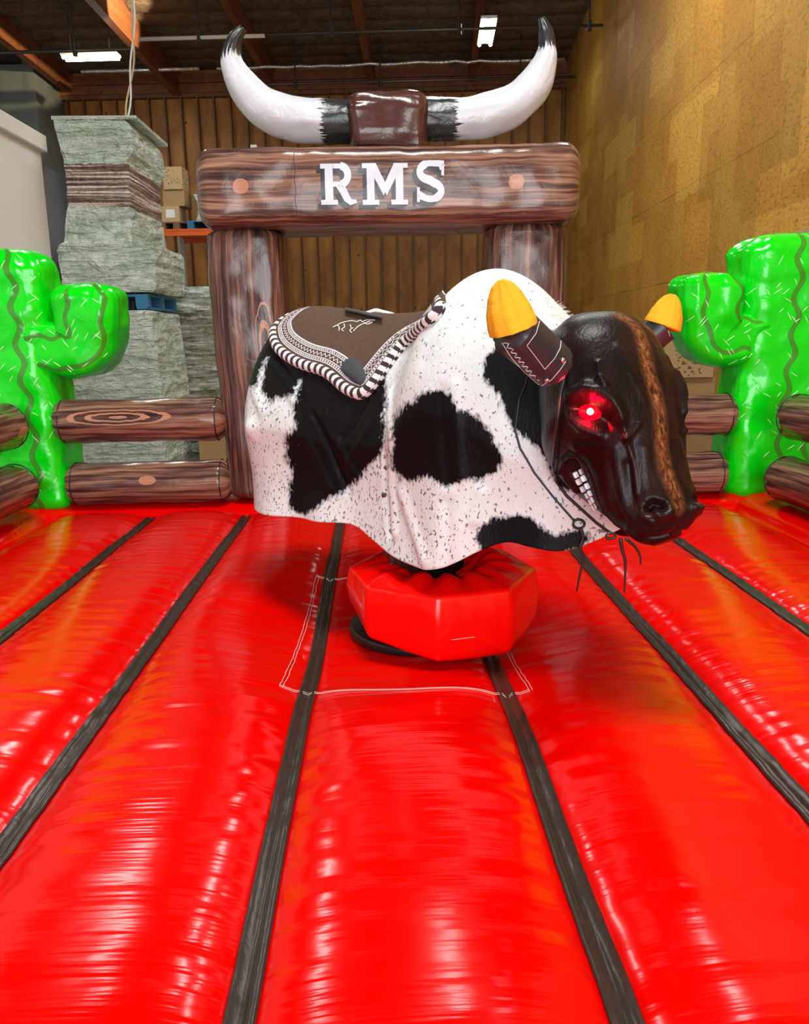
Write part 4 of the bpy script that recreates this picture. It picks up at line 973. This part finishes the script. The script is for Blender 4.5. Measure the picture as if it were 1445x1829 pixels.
# teeth: two rows in the snarl
M['tooth'] = plain('ivory_white_teeth', (.78, .80, .82), .25)
tl = [(1031, 838), (1040, 856), (1050, 876), (1058, 893), (1066, 910)]
for side_, sgn in (('upper', 1), ('lower', -1)):
    for k in range(6):
        t = (k + .5) / 6 * 4; i = min(int(t), 3); x = tl[i][0] + (tl[i + 1][0] - tl[i][0]) * (t - i); y = tl[i][1] + (tl[i + 1][1] - tl[i][1]) * (t - i)
        wpx = (9.5, 10.5, 9.5, 7.5, 5.5, 4.0)[k]
        p = hit(bvH, x + sgn * wpx * .50, y - sgn * wpx * .28, .005)
        if p is None: continue
        u_dir = RT * .86 * sgn + UP * .42 * sgn; v_dir = RT * .45 - UP * .9
        bm = bmesh.new(); bmesh.ops.create_uvsphere(bm, u_segments=16, v_segments=12, radius=1)
        for v_ in bm.verts: v_.co = Vector([spow(c_, .45) for c_ in v_.co])
        Mx = Matrix((u_dir.normalized() * (wpx * .46 / 640), v_dir.normalized() * .0086, fwd * .004)).transposed().to_4x4()
        bm.transform(Matrix.Translation(p) @ Mx); m2 = bpy.data.meshes.new('tooth'); bm.to_mesh(m2); bm.free(); link('tooth', m2, M['tooth'], o_head)
# keep sub-part placement correct under the head (identity parent)
# eyes
M['eyeg'] = emit('red_led_glow', (1, .0, .01), 1.6); M['eyec'] = emit('led_core', (1, .62, .25), 14)
M['eyeg'].node_tree.nodes['Principled BSDF'].inputs['Roughness'].default_value = .1
pe = hit(bvH, 1054, 735)
for sgn in (1, -1):
    v = pe - K; x = v.dot(HN); c = pe if sgn > 0 else pe - HN * (2 * x); out = HN * sgn * .7 + HU * .5 + HF0 * .2; out.normalize()
    bm = bmesh.new(); bmesh.ops.create_uvsphere(bm, u_segments=24, v_segments=16, radius=.030); bmesh.ops.scale(bm, vec=(1, 1, .8), verts=bm.verts); bm.transform(Matrix.Translation(c - out * .010)); m2 = bpy.data.meshes.new('eye'); bm.to_mesh(m2); bm.free()
    oe = link('eye', m2, M['eyeg'], o_head)
    tc_ = (CAM - c).normalized() if sgn > 0 else out
    bm = bmesh.new(); bmesh.ops.create_uvsphere(bm, u_segments=16, v_segments=12, radius=.0085); bm.transform(Matrix.Translation(c - out * .010 + (tc_ * .7 + out * .3).normalized() * .026)); m2 = bpy.data.meshes.new('led'); bm.to_mesh(m2); bm.free(); link('eye_lamp', m2, M['eyec'], o_head)
    l = bpy.data.lights.new('eye_light', 'POINT'); l.energy = 1.3; l.color = (1, .0, .02); l.shadow_soft_size = .008; lo = bpy.data.objects.new('eye_light', l); COL.objects.link(lo); lo.location = c + out * .045
# horns and leather cuffs
M['felt'] = plain('yellow_orange_felt', (.86, .40, .025), .9, 0, 60, .6, .004, .18, .1); M['leather'] = plain('black_leather', (.030, .029, .036), .35, 0, 50, .15, .002, .2)
def cuff(p0, p1, r0_, r1_, tip, wb, wt, sd):
    me_ = sweep([p0, p0.lerp(p1, .33), p0.lerp(p1, .66), p1], lambda t: (r0_ + (r1_ - r0_) * t,) * 2, UP, 30, 36, 1, 0, .0015, sd)
    oc = link('horn_cuff', me_, M['leather'], e_bull)
    d = (p1 - p0).normalized(); mid = [p1 - d * .002, p1.lerp(tip, .25), p1.lerp(tip, .55), p1.lerp(tip, .85), tip]
    me_ = sweep(mid, lambda t: (float(np.interp(t, [0, .12, .4, .7, .9, 1], [wb * 1.06, wb * 1.06, wb * .95, wb * .70, wb * .42, wb * .10])), float(np.interp(t, [0, .4, 1], [wb * 1.06, wb * .7, wb * .12]))), RT, 50, 36, 1, 0, .002, sd + 2)
    link('felt_horn', me_, M['felt'], e_bull); return oc, me_
pA = at(989, 654, 1.93); pB = at(916, 588, 1.84)
oc, cme = cuff(pA, pB, .053, .054, at(894, 500, 1.83), .0525, .01, 3)
bvC = bvh_of(oc.data)
M['wthread'] = plain('white_waxed_thread', (.7, .7, .72), .6)
def stitch(pts, r, name='stitching', bv=bvC, off=.0012, parent=oc, mat=None):
    P = [hit(bv, x, y, off) for x, y in pts]; P = [p for p in P if p is not None]
    if len(P) > 1: return MB().tube(resample(P, len(P) * 3), r, 5).build(name, mat or M['wthread'], parent, True)
def dense(pts, k=8):
    out = []
    for a, b_ in zip(pts[:-1], pts[1:]):
        for i in range(k): out.append((a[0] + (b_[0] - a[0]) * i / k, a[1] + (b_[1] - a[1]) * i / k))
    return out + [pts[-1]]
zz = []
for k in range(19):
    t = k / 18; x = 900 + (960 - 900) * t; y = 613 + (685 - 613) * t; o_ = 7 if k % 2 else -1; zz.append((x + o_ * .9, y - o_ * .35 + 0))
stitch(zz, .0011); stitch(dense([(897, 613), (915, 640), (935, 662), (962, 686)], 6), .0010)
stitch(dense([(963, 574), (957, 595), (941, 617), (973, 659), (990, 640), (1000, 622), (1002, 605)]), .0009); stitch(dense([(968, 688), (985, 678), (1000, 660), (1010, 645)]), .0010)
for (x, y) in ((1004, 643), (977, 678)):
    p = hit(bvC, x, y); q = hit(bvC, x, y, .006)
    if p and q: MB().tube([p, q], [.007, .005], 12).build('rivet', M['steel'], oc, True)
pA2 = at(1158, 606, 2.31); pB2 = at(1184, 582, 2.30)
oc2, _ = cuff(pA2, pB2, .046, .046, at(1203, 526, 2.30), .047, .01, 9)
bvC2 = bvh_of(oc2.data); stitch(dense([(1168, 562), (1183, 568), (1192, 585), (1196, 600)]), .0010, bv=bvC2, parent=oc2)
# lacing cords
bvall = BVHTree.FromPolygons([tuple(p) for p in np.concatenate([H, G])], hfaces + [tuple(i + len(H) for i in f) for f in bfaces])
M['cord'] = plain('black_leather_lace', (.014, .012, .013), .35)
def cord(pts, r, free=None, name='lace'):
    P = []; last = None
    for x, y in dense(pts, 5):
        h = hit(bvall, x, y, .007); 
        Yd = h.y if h is not None else None
        if h is None or (last is not None and (h - last).length > .12): h = at(x, y, last.y if last is not None else 1.95)
        P.append(h); last = h
    ys_ = [p.y for p in P]
    for _ in range(4): ys_ = [ys_[0]] + [min(ys_[i], (ys_[i - 1] + ys_[i + 1]) / 2) for i in range(1, len(ys_) - 1)] + [ys_[-1]]
    P = [CAM + (p - CAM) * (yy / p.y) for p, yy in zip(P, ys_)]
    return MB().tube(resample(P, len(P) * 2), r, 8).build(name, M['cord'], e_bull, True)
cord([(1013, 648), (1010, 680), (1003, 720), (996, 780), (991, 830), (994, 858), (1012, 884), (1040, 910), (1064, 932), (1092, 953)], .0045)
cord([(944, 668), (938, 690), (928, 715), (921, 768), (930, 800), (955, 842), (990, 888), (1026, 930)], .0032)
def ringloop(cx, cy, rx, ry, Y, r): MB().tube([at(cx + rx * math.cos(a * PI / 12), cy + ry * math.sin(a * PI / 12), Y) for a in range(25)], r, 8).build('lace_knot', M['cord'], e_bull, True)
yk = (hit(bvall, 1030, 936) or at(1030, 936, 2.1)).y - .01
ringloop(1034, 936, 10, 8, yk, .004); ringloop(1091, 957, 8, 5, 1.86, .003)
def tail(pts, Y, r): MB().tube(resample([at(x, y, Y) for x, y in pts], 24), [r * (1 - .6 * k / 23) for k in range(24)], 6).build('lace_end', M['cord'], e_bull, True)
tail([(1036, 942), (1041, 960), (1036, 978), (1042, 995), (1035, 1030), (1030, 1056)], yk, .0060); tail([(1108, 962), (1112, 985), (1117, 1005), (1115, 1058)], 1.87, .0048); tail([(1118, 962), (1134, 976), (1143, 992), (1144, 1008)], 1.86, .0050); tail([(1100, 960), (1085, 964), (1082, 958)], 1.86, .003)
# ---------------------------------------------------------------- column and base
M['blacks'] = plain('black_painted_steel', (.012, .012, .013), .3)
mb = MB(); mb.box((.18, 2.80, .90), (.16, .16, .62), TH); mb.build('column', M['blacks'], e_bull, bevel=.01)
mb = MB(); mb.box((.18, 2.80, 1.10), (.5, .22, .10), -TH); mb.build('mounting_frame', M['blacks'], e_bull, bevel=.01)
mb = MB(); mb.box((.06, 2.74, .93), (.11, .10, .3), .3); mb.build('motor_housing', M['brown'], e_bull, bevel=.01)
MB().tube([(.13, 2.80, .535), (.13, 2.80, .54), (.13, 2.80, .568), (.13, 2.80, .572)], [.25, .26, .26, .25], 48).build('base_plate', M['blacks'], e_bull, True)
# ---------------------------------------------------------------- saddle pad
e_pad = empty('saddle_pad', BO + Vector((-.2, .1, 1.66)), 'brown padded saddle blanket with white border and zebra striped edge on the bull', 'saddle')
OUT = [(560, 552), (530, 557), (508, 568), (495, 586), (492, 606), (500, 628), (520, 644), (548, 656), (575, 662), (595, 674), (615, 693), (633, 705), (650, 708), (666, 698), (684, 672), (708, 640), (738, 606), (772, 577), (800, 556)]
pxg, pyg = pix_np(G); outp = OUT + [(806, 480), (560, 480)]
sdp = inside_sd(pxg, pyg, outp); ins = ((sdp > 0) & facing).reshape(NU + 1, NT + 1)
half = NT // 2; sel = ins.copy(); sel[:, half + 1:] = ins[:, :half][:, ::-1][:, :NT - half]
idx = {}; vs = []; fs = []; Gg = G.reshape(NU + 1, NT + 1, 3); Ng = NR.reshape(NU + 1, NT + 1, 3)
for i in range(NU + 1):
    for j in range(NT + 1):
        if sel[i, j]: idx[(i, j)] = len(vs); vs.append(Gg[i, j] + Ng[i, j] * .012)
for i in range(NU):
    for j in range(NT):
        q = [(i, j), (i, j + 1), (i + 1, j + 1), (i + 1, j)]
        if all(k in idx for k in q): fs.append(tuple(idx[k] for k in q))
# outline on the surface, near side and mirrored far side
def nearest_ij(p):
    d = np.sum((Gg - np.array(p)) ** 2, axis=2); return np.unravel_index(np.argmin(d), d.shape)
near_line = []
for x, y in dense(OUT[1:], 6):
    h = hit(bvB, x, y)
    if h is not None: near_line.append(h)
ij = [nearest_ij(p) for p in near_line]
near_pts = [Vector(Gg[i, j] + Ng[i, j] * .014) for i, j in ij]; far_pts = [Vector(Gg[i, NT - j] + Ng[i, NT - j] * .014) for i, j in ij]
i0 = ij[0][0]; i1 = ij[-1][0]
mid_ = NT // 2; rpx, rpy = pix_np(Gg[:, mid_]); ir = int(np.argmin(np.where(us_arr > -.3, np.hypot(rpx - 800, rpy - 549), 1e9)))
c_r = [Vector(Gg[i0, j] + Ng[i0, j] * .014) for j in range(ij[0][1], NT - ij[0][1], 4)]; j1 = ij[-1][1]
c_f = [Vector(Gg[ii, j] + Ng[ii, j] * .014) for j in range(j1, NT - j1, 3) for ii in [int(round(ir + (i1 - ir) * (abs(j - mid_) / max(mid_ - j1, 1)) ** 1.5))]]
loop = near_pts + c_f + far_pts[::-1] + c_r[::-1]
loop = [loop[k] for k in range(0, len(loop), 2)]
for _ in range(3): loop = [(loop[k - 1] + loop[k] * 2 + loop[(k + 1) % len(loop)]) / 4 for k in range(len(loop))]
loop = resample(loop + [loop[0]], 400)
V = np.array(vs); pd, pl = polyline_dist(V, [tuple(p) for p in loop[::2]])
me = mesh_from([tuple(v) for v in V + 0], fs); attr(me, 'pd', pd); attr(me, 'pl', pl)
def pad_mat():
    m, nt, b = newmat('printed_canvas'); a = nt.nodes.new('ShaderNodeAttribute'); a.attribute_name = 'pd'; l = nt.nodes.new('ShaderNodeAttribute'); l.attribute_name = 'pl'
    D, P = a.outputs['Fac'], l.outputs['Fac']
    def between(lo, hi): return math_(nt, 'MULTIPLY', math_(nt, 'GREATER_THAN', D, lo), math_(nt, 'LESS_THAN', D, hi))
    def stripes(per, duty): return math_(nt, 'LESS_THAN', math_(nt, 'FRACT', math_(nt, 'DIVIDE', P, per)), duty)
    tri = math_(nt, 'ABSOLUTE', math_(nt, 'SUBTRACT', math_(nt, 'FRACT', math_(nt, 'DIVIDE', P, .020)), .5))   # zigzag
    zpos = math_(nt, 'ADD', .048, math_(nt, 'MULTIPLY', tri, .026)); zig = math_(nt, 'MULTIPLY', math_(nt, 'LESS_THAN', math_(nt, 'ABSOLUTE', math_(nt, 'SUBTRACT', D, zpos)), .0022), between(.045, .064))
    wfac = None
    for g in (between(.026, .029), math_(nt, 'MULTIPLY', between(.031, .038), stripes(.012, .62)), between(.040, .043), zig, between(.066, .069), math_(nt, 'MULTIPLY', between(.071, .077), stripes(.010, .6)), between(.079, .084)):
        wfac = g if wfac is None else math_(nt, 'MAXIMUM', wfac, g)
    n = noise_(nt, coords(nt), 60, 3)
    br = mix(nt, n, (.085, .050, .034), (.125, .080, .056))
    L(nt, mix(nt, wfac, br, (.72, .70, .76)), b.inputs['Base Color']); b.inputs['Roughness'].default_value = .9; b.inputs['Specular IOR Level'].default_value = .1
    bump(nt, b, math_(nt, 'ADD', noise_(nt, coords(nt), 300, 2), noise_(nt, coords(nt, 'Object', (1, 1, 3)), 9, 3)), .4, .004); return m
M['pad'] = pad_mat()
o_pad = link('blanket', me, M['pad'], e_pad); md = o_pad.modifiers.new('s', 'SOLIDIFY'); md.thickness = .01; md.offset = -1
# zebra trim
n = len(loop); seg = 16; vs = []; fs = []; uv = []; acc = 0
for k in range(n):
    p = loop[k]; t = (loop[(k + 1) % n] - loop[k - 1]).normalized() if 0 < k < n - 1 else (loop[1] - loop[-2]).normalized(); a = t.cross(Vector((0, 0, 1))).normalized() if k == 0 else (b_.cross(t) * -1).normalized(); a = t.cross(a.cross(t)).normalized() if False else a; b_ = a.cross(t)
    if k: acc += (loop[k] - loop[k - 1]).length
    for j in range(seg): q = 2 * PI * j / seg; vs.append(p + (a * math.cos(q) + b_ * math.sin(q)) * .0195); uv.append((acc, q))
for k in range(n - 1):
    for j in range(seg): fs.append((k * seg + j, k * seg + (j + 1) % seg, (k + 1) * seg + (j + 1) % seg, (k + 1) * seg + j))
m, nt, b = newmat('zebra_fabric'); tc = nt.nodes.new('ShaderNodeTexCoord'); sx = nt.nodes.new('ShaderNodeSeparateXYZ'); L(nt, tc.outputs['UV'], sx.inputs[0])
uu = math_(nt, 'ADD', sx.outputs[0], math_(nt, 'MULTIPLY', math_(nt, 'SINE', sx.outputs[1]), .005)); uu = math_(nt, 'ADD', uu, math_(nt, 'MULTIPLY', noise_(nt, coords(nt), 40, 2), .008))
k_ = math_(nt, 'LESS_THAN', math_(nt, 'FRACT', math_(nt, 'DIVIDE', uu, .032)), .47); L(nt, mix(nt, k_, (.82, .78, .78), (.035, .022, .022)), b.inputs['Base Color']); b.inputs['Roughness'].default_value = .85
link('zebra_trim', mesh_from(vs, fs, uv), m, e_pad)
bvP = BVHTree.FromPolygons([tuple(v) for v in V], [tuple(f) for f in [tuple(p.vertices) for p in me.polygons]])
# corner pouch
M['char'] = plain('charcoal_cloth', (.045, .048, .052), .85, 0, 120, .4, .002)
pp = [(607, 659), (611, 650), (618, 642), (627, 638), (637, 641), (645, 650), (651, 662), (654, 673), (651, 682), (644, 689), (634, 685), (624, 677), (614, 668)]
cx, cy = 632, 664; vs = []; fs = []; nn_ = len(pp) * 3; ppd = dense(pp + [pp[0]], 3)[:-1]; nn_ = len(ppd)
for i in range(9):
    kk = i / 8
    for x, y in ppd:
        xx, yy = cx + (x - cx) * kk, cy + (y - cy) * kk; h = hit(bvP, xx, yy) or hit(bvB, xx, yy, .012); vs.append(h - ray(xx, yy).normalized() * (.016 + .022 * (1 - kk ** 3)))
for i in range(8):
    for j in range(nn_): fs.append((i * nn_ + j, i * nn_ + (j + 1) % nn_, (i + 1) * nn_ + (j + 1) % nn_, (i + 1) * nn_ + j))
link('corner_pouch', mesh_from(vs, fs), M['char'], e_pad)
# printed running animal emblem on the pad
for q, st in enumerate(([(597, 589), (606, 585), (614, 581), (630, 578), (640, 580)], [(606, 586), (609, 590), (608, 595)], [(617, 583), (618, 589), (613, 593), (617, 596)], [(628, 585), (630, 590)], [(634, 590), (628, 594), (631, 599)], [(634, 596), (642, 588), (652, 583), (664, 579)], [(640, 580), (646, 577), (650, 580), (656, 577), (672, 577)], [(652, 582), (660, 584), (668, 580)])):
    P = [hit(bvP, x, y, .0125) for x, y in st]; P = [p for p in P if p is not None]
    if len(P) > 1: MB().tube(resample(P, 16), .0018, 5).build('emblem_stroke', M['white'], e_pad, True)
# grip strap over the ridge
P = []
for x, y in dense([(618, 563), (640, 567), (665, 573), (685, 577)], 5):
    h = hit(bvP, x, y, .012); 
    if h is not None: P.append(h)
if len(P) > 3:
    vs = []; fs = []
    for p in P:
        for q in (-1, 1): vs.append(p + Vector((.0, .03 * q, .012 if q > 0 else .004)))
    for k in range(len(P) - 1): fs.append((2 * k, 2 * k + 1, 2 * k + 3, 2 * k + 2))
    o = link('grip_strap', mesh_from(vs, fs), M['char'], e_pad); md = o.modifiers.new('s', 'SOLIDIFY'); md.thickness = .006
rp = [at(x, y, 3.0) for x, y in ((655, 560), (664, 557), (672, 555), (684, 558), (700, 562), (712, 568))]
MB().tube(resample(rp, 30), .008, 8).build('grip_rope', M['white'], e_pad, True)
# ---------------------------------------------------------------- red padded cover round the column
e_c = empty('padded_cover', (.20, 2.71, .56), 'red gathered octagonal padded cover wrapped round the bull column', 'padded cover')
vs = []; fs = []; na = 160
def zb(a): return .580 + .062 * (1 - math.cos(a - math.radians(292)))
def octr(a, R, rnd_=.5):
    k = PI / 4; q = ((a + .12) % k) - k / 2; return R * math.cos(k / 2) / math.cos(q) 
prof = []
for k in range(10): prof.append(('b', k / 9))
for k in range(1, 15): prof.append(('s', k / 14))
for k in range(1, 26): prof.append(('t', k / 25))
for kind, k in prof:
    for j in range(na):
        a = 2 * PI * j / na; R = octr(a, .325); 
        if kind == 'b': r_ = .12 + (R - .12) * k; z = zb(a) - .012 * math.sin(k * 3); r_ -= .008 * (k > .95)
        elif kind == 's': r_ = R + .012 * math.sin(PI * k) + .003 * mnoise.noise(Vector((a * 5, k * 3, 1))); z = zb(a) * (1 - k) + .80 * k
        else:
            r_ = R * (1 - .80 * k); z = .80 + .03 * math.sin(PI * min(1, k * 1.3)) - .035 * max(0, k - .6) / .4
            wv = math.sin(a * 15 + 2 * mnoise.noise(Vector((a * 3, 0, 2)))) * .020 * math.sin(PI * min(1, k * 1.0)) * k ** .7 + mnoise.noise(Vector((math.cos(a) * 4, math.sin(a) * 4, k * 3))) * .03 * k
            z += wv
        vs.append((.20 + r_ * math.cos(a), 2.71 + r_ * math.sin(a), z))
nr = len(prof)
for i in range(nr - 1):
    for j in range(na): fs.append((i * na + j, i * na + (j + 1) % na, (i + 1) * na + (j + 1) % na, (i + 1) * na + j))
link('cover', mesh_from(vs, fs), M['redpad'], e_c)
mb = MB(); mb.tube([(.20 + (octr(a_, .325) + .013) * math.cos(a_), 2.71 + (octr(a_, .325) + .013) * math.sin(a_), .66) for a_ in [-1.55 + .022 * k for k in range(12)]], .0009, 5); mb.build('seam_thread', M['thread'], e_c)

# loose white hair along the neck edge
mb = MB(); R_ = random.Random(5)
for k in range(420):
    t = R_.random(); x = 955 + 80 * t + R_.uniform(-8, 8); y = 530 + 48 * t + R_.uniform(-3, 26)
    p = hit(bvB, x, y)
    if p is None: continue
    d = (RT * R_.uniform(.5, 1.0) + UP * R_.uniform(.1, .7) - fwd * .3).normalized() * R_.uniform(.012, .028)
    mb.tube([p, p + d * .6, p + d + Vector((0, 0, -.003))], [.0007, .0006, .0002], 3)
for (xa, ya, xb, yb) in ((830, 512, 880, 489), (880, 489, 960, 515), (465, 640, 455, 800)):
    for k in range(60):
        t = R_.random(); p = hit(bvB, xa + (xb - xa) * t, ya + (yb - ya) * t + R_.uniform(0, 12))
        if p is None: continue
        d = (UP * R_.uniform(.3, 1) + RT * R_.uniform(-.3, .9)).normalized() * R_.uniform(.005, .012); mb.tube([p, p + d], [.0006, .0002], 3)
hr = mb.build('neck_hair', plain('white_hair', (.85, .85, .82), .5), e_bull); hr['kind'] = 'stuff'
